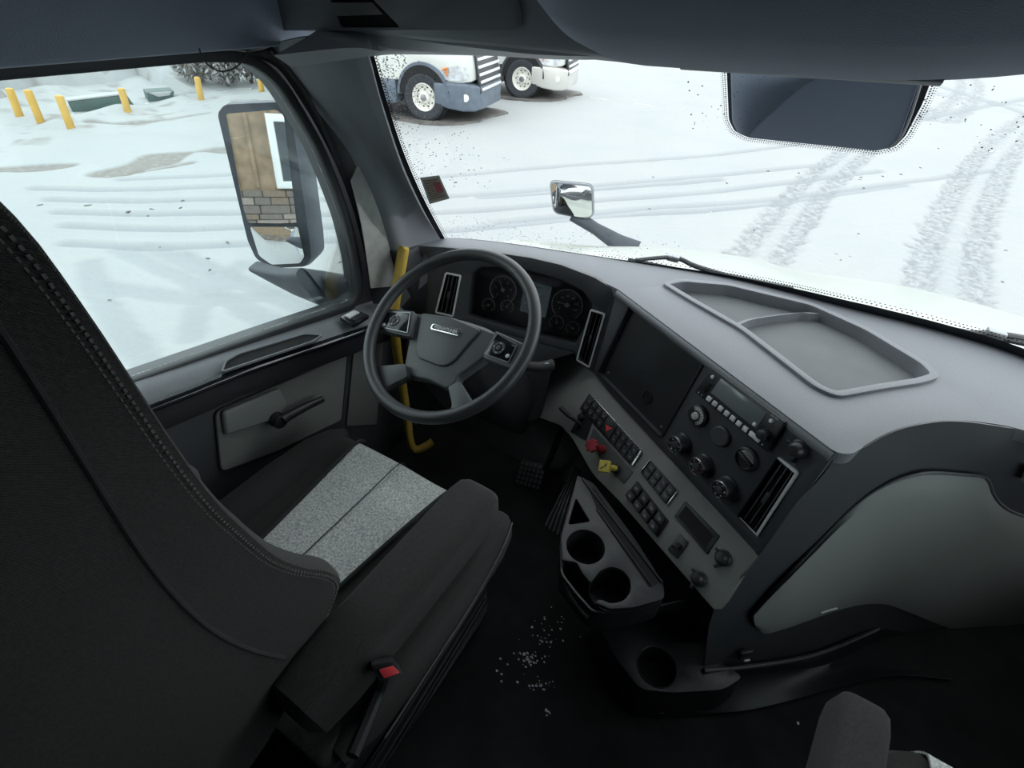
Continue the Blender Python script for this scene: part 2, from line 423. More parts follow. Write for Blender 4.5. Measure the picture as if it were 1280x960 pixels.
# ---- windshield
Z79 = AX(2, .79)
WB = crom([(-1.06, 1.02, .79), tuple(Z79.hit(549, 301))] + [tuple(Z79.hit(*p)) for p in [(617, 305), (701, 317), (780, 329), (897, 348), (975, 366), (1046, 385), (1171, 417), (1280, 452)]] + [(.80, 1.30, .79), (1.0, 1.08, .79), (1.06, .98, .79)], 6)
WT = crom([(-.93, .74, 1.33), (-.84, .83, 1.345), (-.80, .88, 1.348), (-.65, .95, 1.352), (-.45, 1.02, 1.358), (-.25, 1.07, 1.375), (-.05, 1.10, 1.40), (.12, 1.10, 1.41), (.28, 1.09, 1.41), (.42, 1.07, 1.41), (.60, .98, 1.40), (.82, .85, 1.36), (.95, .76, 1.33)], 6)
assert len(WB) == len(WT)
NW = len(WB) - 1; UL = 1 / 12
def G(u, v):
    """point on the windshield; u 0..1 from left, v 0..1 upwards"""
    x = u * NW; i = min(int(x), NW - 1); f = x - i
    a = WB[i].lerp(WB[i + 1], f); b = WT[i].lerp(WT[i + 1], f)
    p = a.lerp(b, v); n = (b - a).cross(WB[i + 1] - WB[i]).normalized()
    if n.y < 0: n = -n
    s = math.sin(PI * min(1, max(0, v))); e = max(0, 1 - abs(u - UL) * 7)
    return p + n * (.03 * s * (1 - e)) + V((-.035 * s * e, 0, 0)), n
ws = thing('window_3', None, None, (0, 1.47, .79), kind='structure')
bm = BM(); vs = [[bm.verts.new(G(i / 48, j / 10)[0] + G(i / 48, j / 10)[1] * .004) for i in range(49)] for j in range(11)]
for j in range(10):
    for i in range(48): bm.faces.new((vs[j][i], vs[j][i + 1], vs[j + 1][i + 1], vs[j + 1][i]))
obj('glass', bm, GLASSW, ws)
def strip(bm, f, n):
    prev = None
    for k in range(n + 1):
        a, b = f(k / n); a = bm.verts.new(a); b = bm.verts.new(b)
        if prev: bm.faces.new((prev[0], a, b, prev[1]))
        prev = (a, b)
UL = 1 / 12
FR = mat('ceramic_frit_black', (.012, .014, .018), .4)
bm = BM()
strip(bm, lambda t: (G(UL, t)[0], G(UL + .011, t)[0]), 30)
strip(bm, lambda t: (G(UL + t * .9, -.02)[0], G(UL + t * .9, .018 + .035 * min(1, max(0, t - .25) * 3))[0]), 60)
obj('black_border', bm, FR, ws)
def dots(bm, P, nrm, r, seg=6):
    x = nrm.orthogonal().normalized(); y = nrm.cross(x)
    vs = [bm.verts.new(P + x * r * math.cos(2 * PI * k / seg) + y * r * math.sin(2 * PI * k / seg)) for k in range(seg)]; bm.faces.new(vs)
bm = BM()
for row, (off, r) in enumerate(((.0135, .0022), (.0165, .0016))):
    for k in range(90):
        p, n = G(UL + off, (k + .5 * row) / 90); dots(bm, p - n * .001, -n, r)
for row, (off, r) in enumerate(((.012, .0026), (.024, .0019))):
    for k in range(170):
        t = .25 + .75 * (k + .5 * row) / 170; p, n = G(UL + t * .9, .018 + .035 * min(1, max(0, t - .25) * 3) + off); dots(bm, p - n * .001, -n, r)
obj('border_dots', bm, FR, ws, kind='stuff')
# water drops and snow specks on the glass
bm = BM(); rd = random.Random(3)
for k in range(900):
    z = rd.random()
    if z < .35: u, v = UL + .015 + .10 * rd.random() ** 1.5, .35 + .6 * rd.random()
    elif z < .75: u, v = UL + .02 + .28 * rd.random(), .01 + .17 * rd.random() ** 1.4
    else: u, v = .4 + .3 * rd.random(), .7 + .25 * rd.random()
    p, n = G(u, v); dots(bm, p + n * .003, -n, rd.uniform(.0006, .0019))
obj('melt_drops', bm, mat('melt_drop_grey', (.26, .29, .32), .2), ws, kind='stuff')
bm = BM()
for k in range(260):
    p, n = G(UL + .014 + .07 * rd.random() ** 1.3, .72 + .26 * rd.random()); dots(bm, p + n * .0035, -n, rd.uniform(.0007, .002))
obj('snow_specks', bm, mat('snow_speck_white', (.85, .88, .92), .8), ws, kind='stuff')
# ---- A pillar trims
LE = [(549, 301, 1.17), (525, 264, 1.10), (505, 229, 1.04), (485, 189, .98), (467, 148, .92), (457, 105, .87), (458, 84, .845), (470, 66, .835)]
def pillar(sgn, n):
    rows = []
    g_ = lambda v: G(UL + .003, v)[0] - G(UL, v)[1] * .004
    spec = [((496, 392), (512, 372), (530, 355), g_(0) + V((.02, 0, -.08))),
            ((493, 350), (505, 335), (522, 317), g_(0)),
            ((477, 285), (488, 272), (505, 264), g_(.14)),
            ((455, 230), (470, 216), (487, 214), g_(.29)),
            ((427, 178), (442, 164), (458, 162), g_(.52)),
            ((386, 120), (408, 108), (436, 108), g_(.80)),
            ((352, 74), (385, 64), (425, 62), g_(.97)),
            ((338, 55), (380, 45), (425, 45), g_(1.0) + V((0, -.01, .03)))]
    for a, b, c, e in spec:
        A_ = AX(0, -1.068).hit(*a); E_ = e
        mid = lambda p, f, k: CAM + ray(*p) * ((((A_ - CAM).length * (1 - f) + (E_ - CAM).length * f) - k) / ray(*p).length)
        rows.append([A_, mid(b, .33, .035), mid(c, .66, .03), E_])
    if sgn > 0: rows = [[V((-p.x, p.y, p.z)) for p in r] for r in rows]
    bm = BM(); grid(bm, rows, thick=.006, n1=5, n2=5)
    t = struct('trim_%d' % n, bm, PILLAR)
    return t
ap = pillar(-1, 5); pillar(1, 6)
# little cut line plate low on the pillar
# body pillar between the door seal and the trim
bm = BM()
ra = [AX(0, -1.088).hit(*p) for p in [(310, 66), (345, 82), (372, 118), (400, 165), (424, 215), (442, 265), (456, 320), (462, 362), (468, 385)]]
rb = [AX(0, -1.062).hit(*p) for p in [(340, 58), (372, 80), (396, 118), (423, 165), (447, 215), (466, 265), (482, 320), (490, 362), (494, 390)]]
grid(bm, [[p for p in ra], [(p + q) * .5 + rt * .006 for p, q in zip(ra, rb)], rb], thick=.004, n1=3, n2=4); struct('trim_7', bm, RUB)
bm = BM()
ra = [AX(0, -1.059).hit(*p) for p in [(438, 226), (451, 280), (459, 330), (463, 360)]]
rb = [AX(0, -1.056).hit(*p) for p in [(446, 206), (490, 268), (505, 318), (510, 356)]]
grid(bm, [ra, rb], thick=.003); struct('trim_8', bm, mat('pale_pillar_cloth', (.42, .43, .41), .7, mott=.2, mscale=30))
bm = BM()
tube(bm, crom([AX(0, -1.055).hit(*p) for p in [(338, 62), (366, 92), (392, 135), (412, 176), (424, 205)]], 6), .005, 8)
struct('trim_9', bm, BLACK)
# windshield header
bm = BM()
hr = [[V((p.x, p.y + .01, p.z - .004)) for p in WT[::4]], [V((p.x, p.y - .05, p.z + .004)) for p in WT[::4]], [V((p.x, .83, max(1.372, p.z + .012))) for p in WT[::4]], [V((p.x, .83, 1.47)) for p in WT[::4]]]
grid(bm, hr, thick=.01, n1=2, n2=3); struct('trim_10', bm, HEADP)

# ================================================================== OVERHEAD
oc = thing('overhead_cabinet', 'grey overhead storage cabinet above the windshield left corner with recessed pull handle', 'cabinet', (-.7, .8, 1.36))
FY = AX(1, .80)
bm = BM()
XY = Matrix(((0, 0, 1, 0), (1, 0, 0, 0), (0, 1, 0, 0), (0, 0, 0, 1)))
prism(bm, [(.80, 1.375), (.84, 1.362), (1.10, 1.42), (1.12, 2.05), (.80, 2.05)], -1.06, -.22, XY, b=.014, seg=3)
obj('body', bm, HEADP, oc)
bm = BM(); prism(bm, [(.83, 1.425), (1.12, 1.43), (1.12, 2.05), (.83, 2.05)], -.21, 1.06, XY, b=.01); struct('trim_11', bm, HEADP)
q = rnd(FY.uvs([(283, -40), (340, 38), (656, 38), (640, -40)]), [.01, .02, .02, .01])
hq = rnd(FY.uvs([(405, -30), (428, 34), (503, 34), (440, -30)]), .008)
bm = BM(); prism(bm, q, -.004, .006, FY.M, holes=[hq], b=.002); dr = obj('door', bm, mat('cabinet_door_grey', (.24, .255, .27), .5, bump=.3, bscale=700), oc)
bm = BM(); prism(bm, hq, .0005, .002, FY.M); obj('handle_recess', bm, HOLE, dr)
bm = BM(); prism(bm, rnd(FY.uvs([(416, 3), (424, 20), (482, 18), (468, 3)]), .004), .001, .007, FY.M, b=.002); obj('handle', bm, GREYP, dr)
# round overhead console
on = thing('overhead_console', 'large rounded dark overhead console with padded lip above the windshield middle', 'console', (.4, .7, 1.38))
secs = []
for (y, z0, xl, h) in ((.50, 1.49, -.30, .40), (.54, 1.445, -.34, .44), (.60, 1.41, -.365, .46), (.66, 1.39, -.375, .48), (.74, 1.372, -.375, .49), (.79, 1.366, -.37, .5)):
    xr = .34
    c = rnd([(xl - .03, z0 + h), (xl - .025, z0 + .075), (xl + .06, z0), (xr - .24, z0), (xr, z0 + .06), (xr + .1, z0 + h)], [.01, .05, .05, .15, .09, .01], 8)
    secs.append([V((p.x, y, p.y + .03 * max(0, p.x + .2))) for p in c])
bm = BM(); loft(bm, secs); obj('shell', bm, HEAD, on)
bm = BM(); grid(bm, [[V((x, .745 + k * .012, 1.3775 - .0025 * (k == 1) + .03 * (x + .2) - .002 * k)) for x in (-.20, -.1, 0, .08)] for k in range(3)], thick=.004); obj('lip_seam', bm, HEADP, on)
# thin cable loop hanging at the header
bm = BM(); PC = AX(0, -1.02)
tube(bm, crom([PC.hit(*p) for p in [(249, 60), (252, 70), (260, 81), (275, 89), (291, 86), (304, 75), (311, 62)]], 6), .0014, 6)
single('cable_loop', bm, RUB, 'thin dark cable loop hanging from headliner over the side window', 'cable')
# camera housing on the windshield
ch = thing('sensor_housing', 'flat dark trapezoid sensor cover high on the windshield middle with dotted border', 'sensor', (0, 1.2, 1.2))
WP = Plane(G(.48, .55)[0] - G(.48, .55)[1] * .004, n=G(.48, .6)[1], ex=(1, 0, 0))
px = [(908, 84), (911, 150), (918, 164), (935, 172), (1098, 188), (1118, 184), (1132, 170), (1153, 130), (1169, 88)]
cq = rnd(WP.uvs(px), .006)
bm = BM(); prism(bm, cq, -.002, -.0005, WP.M); obj('black_border', bm, FR, ch)
SH = mat('sensor_cover_slate', (.36, .42, .54), .4, bump=.1, bscale=500)
bm = BM(); prism(bm, rnd(WP.uvs([(914, 84), (916, 150), (923, 164), (938, 170), (1096, 186), (1114, 182), (1126, 168), (1140, 130), (1154, 88)]), .006), 0, .008, WP.M, b=.004); obj('cover', bm, SH, ch)
bm = BM(); tube(bm, crom([WP.frame(x, y, .009).to_translation() for x, y in [(1155, 92), (1148, 115), (1138, 145), (1127, 168), (1112, 181)]], 5), .0022, 8); obj('cover_highlight', bm, PRINT, ch)  # pale tube painting a highlight along the right side of the cover
bm = BM(); cc = inset(cq, 0)
for off, r, ph in ((-.004, .0016, 0), (-.008, .0013, .5), (-.0115, .0008, 0)):
    pp = [V((p.x, p.y)) for p in inset(cq, off)]; d = 0
    for i in range(len(pp)):
        a, b = pp[i], pp[(i + 1) % len(pp)]; L = (b - a).length
        while d < L:
            m_ = a.lerp(b, d / L) + (b - a).normalized() * ph * .0045; dots(bm, WP.pt(m_.x, m_.y, -.001), WP.n, r); d += .0045
        d -= L
obj('border_dots', bm, FR, ch, kind='stuff')
# sticker on the glass
st = thing('windshield_sticker', 'small tan and red printed service sticker on the windshield by the left pillar', 'sticker', XZ(543, 237, 1, 1.03))
pS, nS = G(.158, .55); PS_ = Plane(XZ(543, 237, 1, 1.035), n=(-(nS)), ex=(1, .6, 0))
sp = [(525, 222), (549, 219), (562, 248), (537, 255)]
bm = BM(); prism(bm, PS_.uvs(sp), 0, .0006, PS_.M); obj('paper', bm, mat('sticker_white', (.75, .76, .74), .6), st)
bm = BM(); prism(bm, quad(PS_.uvs(sp), .08, .92, .07, .93), .0006, .001, PS_.M); obj('tan_print', bm, mat('sticker_tan', (.60, .52, .46), .6), st)
bm = BM(); prism(bm, quad(PS_.uvs(sp), .55, .90, .25, .62), .001, .0013, PS_.M); obj('red_print', bm, mat('sticker_red', (.65, .16, .2), .6), st)
bm = BM()
for k in range(9):
    prism(bm, quad(PS_.uvs(sp), .12, .5 if 2 < k < 6 else .86 - .1 * (k % 2), .12 + k * .085, .155 + k * .085), .0013, .0015, PS_.M)
obj('text_lines', bm, mat('sticker_dark', (.25, .2, .18), .6), st, kind='stuff')
# ================================================================== DASHBOARD
dash = thing('dashboard', 'wraparound charcoal dashboard with instruments, radio, knobs and switch panel below the windshield', 'dashboard', (.1, 1.2, .0))
ZP = AX(2, .80)
A_ = ZP.hit(773, 360); B_ = V((.21, .836, .8)); D_ = AX(2, .5).hit(945, 700)
ST = Plane(B_, A_, D_)
J1 = ST.hit(770, 364); J2 = ST.hit(741, 466)
CL = Plane(J1, J2, (-.9, 1.08, .78))
a_ = ST.hit(943, 690); b_ = ST.hit(740, 475)
SW = Plane(a_, b_, AX(2, .4).hit(892, 760))
LP = Plane(CL.hit(536, 400), CL.hit(718, 440), (-.5, 1.03, .36))
for P_ in (ST, CL, SW, LP): P_.o = P_.hit(700, 450) if P_ in (CL, LP) else P_.hit(880, 600)
def refr(P_): return Plane(P_.o, n=P_.n)
ST, CL, SW, LP = map(refr, (ST, CL, SW, LP))
def on(P_, px, h0, h1, m, name, parent, r=0, b=0, holes=(), n=4, label=None, kind=None):
    pts = P_.uvs(px); pts = rnd(pts, r, n) if r else pts
    bm = BM(); prism(bm, pts, h0, h1, P_.M, holes=holes, b=b); return obj(name, bm, m, parent, label, kind=kind)
# --- padded top with a hole for the tray
lip = [(552, 309), (600, 313), (662, 322), (701, 331), (743, 347), (773, 362), (1045, 566), (1064, 568), (1110, 541), (1150, 528), (1200, 524), (1280, 535)]
lipw = [ZP.hit(*p) for p in lip]
wb = [V((p.x + .004, p.y + .001, .8)) for p in WB]
wb = [p for p in wb if p.x > -.965 and p.x < 1.03]
pad = [V((-1.03, 1.10, .8)), V((-1.0, 1.10, .8))] + lipw[0:] + [V((1.02, 1.30 - .35, .8))] + list(reversed(wb))
pad = rnd([(p.x, p.y) for p in pad], [.0] * 8 + [.05, .03, .08] + [.05] * 3 + [.0] * (len(pad) - 14), 5)
tro = rnd(ZP.uvs([(826, 356), (850, 351), (909, 356), (1014, 381), (1085, 413), (1158, 457), (1174, 474), (1152, 481), (1100, 489), (1046, 499), (1018, 487), (925, 414), (862, 378)]), .02, 5)
ZP2 = Plane((0, 0, .8), n=(0, 0, 1), ex=(1, 0, 0))
tro = rnd(ZP2.uvs([(826, 356), (850, 351), (909, 356), (1014, 381), (1085, 413), (1158, 457), (1174, 474), (1152, 481), (1100, 489), (1046, 499), (1018, 487), (925, 414), (862, 378)]), .02, 5)
ins = lambda d: [(p.x, p.y) for p in inset(tro, d)]
bm = BM(); prism(bm, pad, .772, .80, holes=[ins(.004)], b=.009, seg=3); obj('top_pad', bm, DASH, dash)
bm = BM(); prism(bm, tro, .79, .807, holes=[ins(.016)], b=.004); tr = obj('tray_rim', bm, DASH, dash)
bm = BM(); prism(bm, ins(.010), .762, .803, holes=[ins(.0165)]); obj('tray_wall', bm, DASH, tr)
bm = BM(); prism(bm, ins(.012), .760, .774); tf = obj('tray_floor', bm, mat('tray_rubber', (.13, .137, .145), .6, bump=.3, bscale=700, mott=.12, mscale=14), dash)
dv = [ZP2.hit(*p) for p in [(917, 407), (935, 399), (965, 394), (1000, 390), (1020, 391)]]
bm = BM(); loft(bm, [[p + V((-.016, -.012, -.03)), p + V((-.008, -.006, -.002)), p + V((.008, .006, -.002)), p + V((.016, .012, -.03))] for p in crom(dv, 4)]); obj('tray_divider', bm, DASH, dash)
# second, lower step of the tray beyond the divider
# --- edge roll under the pad lip
bm = BM(); tube(bm, [ZP.hit(*p) - V((0, 0, .014)) + V((0, .004, 0)) for p in lip[5:7]], .012, 10); obj('lip_roll', bm, DASH, dash)
# --- cluster fascia
clp = [(536, 316), (552, 309), (600, 313), (662, 322), (701, 331), (743, 347), (771, 364), (741, 466), (718, 440), (665, 426), (600, 407), (532, 398)]
hole = rnd(CL.uvs([(590, 340), (600, 333), (645, 333), (701, 349), (729, 363), (741, 380), (737, 398), (720, 430), (675, 420), (600, 399), (585, 394)]), .008, 4)
v1 = [(557, 340), (577, 344), (567, 396), (544, 391)]; v2 = [(738, 386), (757, 392), (737, 460), (720, 450)]
vh = [rnd(CL.uvs(v), .006, 3) for v in (v1, v2)]
on(CL, clp, -.03, .0, DARK, 'cluster_fascia', dash, b=.003, holes=[hole, vh[0], vh[1]])
bm = BM(); prism(bm, inset(hole, -.004), -.075, -.045, CL.M); cb = obj('instrument_cluster', bm, BLACK, dash)
bm = BM(); prism(bm, inset(hole, -.004), -.05, -.002, CL.M, holes=[inset(hole, .003)]); obj('cluster_shroud', bm, BLACK, cb)
bm = BM(); prism(bm, hole, -.018, -.0165, CL.M); obj('cluster_lens', bm, LENS, cb, smooth=False)
CLD = Plane(CL.o - CL.n * .044, n=CL.n)
def gauge(x, y, r, big, a_n, nums=()):
    M = CLD.frame(x, y)
    bm = BM()
    lathe(bm, M, [(r * .97, 0), (r * .97, .004), (r, .005), (r * 1.03, .004), (r * 1.03, 0)], 40, math.radians(-50), math.radians(230))
    g = obj('gauge', bm, PRINT, cb)
    bm = BM(); n = 25 if big else 9
    for k in range(n):
        a = math.radians(-50 + 280 * k / (n - 1)); l = .12 if k % 3 else .2
        prism(bm, [(r * (.9 - l), -.0004), (r * .9, -.0004), (r * .9, .0004), (r * (.9 - l), .0004)], 0, .001, M @ R(a, 'Z'))
    obj('tick_marks', bm, PRINT, g, kind='stuff')
    bm = BM(); prism(bm, [(-r * .2, -.0012), (r * .8, -.0004), (r * .8, .0004), (-r * .2, .0012)], .002, .003, M @ R(math.radians(a_n), 'Z'))
    cyl(bm, M, r * .14, .006); obj('needle', bm, PRINT, g)
    for s, ang in nums:
        a = math.radians(ang); text(s, r * .22, M @ T(r * .58 * math.cos(a), r * .58 * math.sin(a), .0006), PRINT, g, 'numeral')
gauge(629, 362, .043, True, 120, [(str(k * 5), 225 - k * 54) for k in range(6)])
gauge(611, 381, .021, False, 200); gauge(634, 383, .021, False, 60, [('H', 0), ('C', 180)])
gauge(709, 381, .047, True, 172, [(str(20 * k), 215 - k * 40) for k in range(7)])
gauge(696, 403, .022, False, 100, [('E', 180), ('F', 0)]); gauge(716, 410, .021, False, 150)
bm = BM(); sq = CLD.uvs([(657, 349), (690, 359), (682, 397), (650, 388)]); prism(bm, sq, 0, .004, CLD.M, b=.001)
sc = obj('info_screen', bm, emis('info_screen_glow', (.10, .14, .16), .35), cb)
for k in range(4):
    bm = BM(); prism(bm, quad(sq, .08, .92 - .2 * (k % 2), .08 + .2 * k, .13 + .2 * k), .004, .0045, CLD.M); obj('screen_line', bm, PRINT, sc)
# --- air vents
def vent(P_, q, hor=3, w=.005, slats=4):
    pts = P_.uvs(q); o = rnd(pts, .007, 4)
    M = P_.M
    bm = BM(); prism(bm, o, -.004, .004, M, holes=[inset(o, w)], b=.0012); f = obj('air_vent', bm, SILVER, dash)
    bm = BM(); prism(bm, inset(o, w * .5), -.05, -.022, M); obj('vent_duct', bm, HOLE, f)
    bm = BM(); prism(bm, inset(o, w * .6), -.024, .001, M, holes=[inset(o, w * 1.15)]); obj('vent_liner', bm, BLACK, f)
    for k in range(slats):
        c = (k + 1) / (slats + 1)
        bm = BM(); prism(bm, quad(pts, c - .028, c + .028, .05, .95), -.016, -.002, M, b=.0008); obj('slat', bm, DARK, f)
    bm = BM(); prism(bm, quad(pts, .42, .58, .44, .60), -.004, .003, M, b=.001); obj('thumb_tab', bm, DARK, f)
    return f
vent(CL, v1, slats=3); vent(CL, v2, slats=3)
# --- centre bezel
bez = [(771, 362), (1045, 566), (945, 700), (943, 690), (760, 490), (741, 466)]
scr = rnd(ST.uvs([(789, 379), (881, 449), (826, 546), (748, 466)]), .008, 4)
v3 = [(973, 570), (1000, 590), (947, 672), (921, 646)]
on(ST, bez, -.03, .0, DARK, 'centre_bezel', dash, b=.003, holes=[scr, rnd(ST.uvs(v3), .007, 4)])
vent(ST, v3, slats=3, w=.006)
bm = BM(); prism(bm, inset(scr, -.006), -.002, .003, ST.M, holes=[inset(scr, .0015)], b=.0015); obj('screen_frame', bm, BLACK, dash)
bm = BM(); prism(bm, inset(scr, -.002), -.03, -.012, ST.M); bp = obj('blanking_plate', bm, mat('smooth_dark_plate', (.04, .043, .046), .3, mott=.2, mscale=12), dash)
bm = BM(); cyl(bm, ST.frame(806, 497, -.0125), .0155, .0012, seg=24); lathe(bm, ST.frame(806, 497, -.0115), [(.0155, 0), (.0165, .0012), (.018, 0)], 28); obj('plate_hole', bm, HOLE, bp)
for (x, y) in ((796, 388), (870, 450), (823, 534), (757, 466)):
    bm = BM(); cyl(bm, ST.frame(x, y, -.012), .004, .0025, b=.0008, seg=14); obj('plate_screw', bm, STEEL, bp)
for (x, y) in ((808, 448), (818, 456), (800, 466), (809, 473)):
    bm = BM(); cyl(bm, ST.frame(x, y, -.0125), .0021, .0008, seg=10); obj('pin_hole', bm, HOLE, bp)
# --- radio
rq = ST.uvs([(894, 459), (986, 527), (962, 564), (872, 489)])
bm = BM(); prism(bm, rnd(rq, .003), -.004, .012, ST.M, b=.002); rad = obj('radio', bm, BLACK, dash)
RA = Plane(ST.o + ST.n * .012, n=ST.n)
dq = quad(rq, .17, .80, .10, .66)
bm = BM(); prism(bm, dq, .0115, .0135, ST.M, b=.0006); obj('radio_display', bm, LCD, rad)
for k in range(8):
    a = .17 + k * .085; w_ = .06 if k < 7 else .13
    bm = BM(); prism(bm, quad(rq, a, a + w_, .78, .93), .011, .0155, ST.M, b=.0008); obj('preset_button', bm, SILVER, rad)
def rq_pt(s, t):
    q = [V(p) for p in rq]; p = (q[0] * (1 - s) + q[1] * s) * (1 - t) + (q[3] * (1 - s) + q[2] * s) * t; return ST.M @ T(p.x, p.y, .011)
for s, t, r in ((.08, .22, .0045), (.88, .2, .0045), (.76, .57, .0045)):
    bm = BM(); cyl(bm, rq_pt(s, t), r, .004, b=.0008, seg=18); obj('round_button', bm, SILVER, rad)
bm = BM(); cyl(bm, rq_pt(.90, .60), .0115, .020, r2=.0105, b=.002); obj('volume_knob', bm, BLACK, rad)
bm = BM(); prism(bm, quad(rq, .04, .12, .42, .78), .0118, .0135, ST.M, b=.0006); obj('media_slot', bm, HOLE, rad)
for s, t in ((.05, .92), (.10, .92), (.93, .9)):
    bm = BM(); cyl(bm, rq_pt(s, t), .0018, .002, seg=8); obj('pin_button', bm, PRINT, rad)
text('AM FM', .006, rq_pt(.885, .07) @ T(0, 0, .0012) @ R(-.0, 'Z'), PRINT, rad)
# --- rotary controls
def knob(P_, x, y, r, h, face=BLACK, ringm=CHROME, acc=None, lab=None):
    Pf = Plane(P_.o + P_.n * h, n=P_.n); Mf = Pf.frame(x, y); M = Mf @ T(0, 0, -h)
    bm = BM(); lathe(bm, M, [(0, 0), (r * 1.18, 0), (r * 1.18, h * .15), (r * 1.02, h * .25), (r, h * .92), (r * .93, h), (0, h)], 36)
    k = obj('rotary_knob', bm, BLACK, dash, lab)
    bm = BM(); lathe(bm, Mf, [(r * .80, -.001), (r * .84, .0016), (r * .94, .001), (r * .97, -.002)], 36); obj('chrome_ring', bm, ringm, k)
    bm = BM(); cyl(bm, Mf, r * .42, .003, b=.001); obj('centre_cap', bm, DARK, k)
    for q in range(6):
        a = math.radians(60 * q + 20)
        bm = BM(); cyl(bm, Mf @ T(r * .62 * math.cos(a), r * .62 * math.sin(a), -.0005), r * .07, .0014, seg=10); obj('mark', bm, PRINT if not (acc and q in (0, 5)) else acc, k)
    return k
knob(ST, 843, 556, .0225, .030); knob(ST, 870, 583, .0225, .030, acc=RED, lab='rotary knob with red temperature marks'); knob(ST, 899, 612, .0225, .030)
bm = BM(); Mk = ST.frame(874, 519); lathe(bm, Mk, [(0, 0), (.027, 0), (.027, .006), (.023, .012), (0, .013)], 36); ls = obj('light_switch', bm, BLACK, dash)
bm = BM(); lathe(bm, Mk @ T(0, 0, .011), [(.014, .0), (.014, .0022), (.0215, .0018), (.0225, -.001)], 40, math.radians(-60), math.radians(130)); obj('printed_scale', bm, mat('pale_print', (.62, .62, .60), .5), ls)
bm = BM(); lathe(bm, Mk @ T(0, 0, .012), [(0, .008), (.004, .008), (.0045, .006), (.0085, .006), (.0095, 0)], 28); obj('switch_button', bm, mat('pale_print', (.62, .62, .60), .5), ls)
for k in range(9):
    a = math.radians(-50 + k * 21); bm = BM(); prism(bm, [(.0155, -.0005), (.0205, -.0005), (.0205, .0005), (.0155, .0005)], .0130, .0139, Mk @ R(a, 'Z')); obj('scale_mark', bm, BLACK, ls)
bm = BM(); lathe(bm, ST.frame(902, 545), [(0, .010), (.021, .010), (.0235, .008), (.0245, 0)], 36); obj('round_cover', bm, DARK, dash)
bm = BM(); Mk = ST.frame(934, 573); lathe(bm, Mk, [(0, .004), (.020, .004), (.0225, .010), (.0265, .008), (.0275, 0)], 36); dk = obj('selector_dial', bm, BLACK, dash)
bm = BM(); lathe(bm, Mk @ T(0, 0, .005), [(0, .0015), (.0195, .0005), (.0195, -.001)], 36, 0, PI); obj('dial_half', bm, CHROME, dk)
bm = BM(); box(bm, Mk @ T(0, 0, .008) @ R(math.radians(-12), 'Z'), .040, .007, .008, .002); obj('dial_bar', bm, BLACK, dk)
def socket(P_, x, y, r):
    M = P_.frame(x, y)
    bm = BM(); lathe(bm, M, [(r * 1.15, 0), (r * 1.15, .004), (r * .95, .007), (r * .9, .016), (r * .6, .022), (0, .023)], 28); s = obj('socket_cap', bm, BLACK, dash)
    bm = BM(); box(bm, M @ T(.003, -r * 1.35, .006), r * .5, r * .9, .005, .002); box(bm, M @ T(-r * 1.1, r * .25, .012), r * .6, r * .4, .006, .002); obj('cap_tab', bm, BLACK, s)
socket(ST, 999, 561, .017); socket(SW, 904, 697, .016); socket(SW, 874, 723, .016)
# --- grey switch panel
swp = [(668, 436), (724, 443), (743, 466), (763, 490), (820, 550), (943, 688), (950, 698), (893, 763), (775, 627), (741, 593), (715, 547), (700, 531), (674, 522)]
pts = SW.uvs(swp)
bm = BM(); prism(bm, rnd(pts, [.01, .03, .0, .03, 0, .004, .004, .006, .05, .02, .02, .01, .01], 3), -.045, .0, SW.M, b=.006, seg=3); sp_ = obj('switch_panel', bm, GREYP, dash)
def bank(q, nx, ny, m, h, chrome=True, nm='switch_bank', hazard=None, legends=True, bm_mat=BLACK):
    qq = SW.uvs(q)
    bm = BM(); prism(bm, rnd(qq, .002), -.002, .003, SW.M, b=.001); s = obj(nm, bm, BLACK, dash)
    for j in range(ny):
        for i in range(nx):
            x0, x1 = .03 + .94 * (i + .06) / nx, .03 + .94 * (i + .94) / nx; y0, y1 = .06 + .88 * (j + .06) / ny, .06 + .88 * (j + .94) / ny
            if hazard and i in hazard[0]:
                if j == 0 and i == hazard[0][0]:
                    qd = quad(qq, x0, .03 + .94 * (i + 1.9) / nx, .1, .9)
                    bm = BM(); prism(bm, qd, .003, .006, SW.M, b=.001); hb = obj('hazard_button', bm, BLACK, s)
                    a, b, c, d = [V(p) for p in qd]; ce = (a + b + c + d) / 4; t = [ce + (w - ce) * .62 for w in (b.lerp(c, .2), d.lerp(c, .55), a.lerp(d, .5).lerp(b, .1))]
                    bm = BM(); prism(bm, t, .006, .0068, SW.M); obj('hazard_triangle', bm, RED, hb, 'red warning triangle')
                continue
            bm = BM(); prism(bm, quad(qq, x0, x1, y0, y1), .003, h, SW.M, b=.0009); k = obj('button', bm, m, s)
            if legends:
                bm = BM(); xa = x0 * .65 + x1 * .35; xb = x0 * .35 + x1 * .65; ya = y0 * .6 + y1 * .4; yb = y0 * .4 + y1 * .6
                prism(bm, quad(qq, xa, xb, ya, yb), h, h + .0004, SW.M); obj('legend', bm, mat('dim_print', (.16, .165, .17), .6), k)
    if chrome:
        bm = BM(); prism(bm, quad(qq, .985, 1.015, .02, .98), .0, .006, SW.M, b=.001); obj('chrome_end', bm, CHROME, s)
    return s
s1 = bank([(737, 492), (803, 564), (790, 583), (725, 511)], 10, 2, BLACK, .006, hazard=[(4, 5)])
bm = BM(); qq = SW.uvs([(737, 492), (803, 564), (790, 583), (725, 511)]); prism(bm, quad(qq, 0, 1, -.04, .0), .0, .0055, SW.M, b=.001); obj('chrome_edge', bm, CHROME, s1)
s2 = bank([(814, 576), (848, 614), (834, 632), (802, 591)], 4, 2, mat('button_charcoal', (.05, .052, .055), .4), .007)
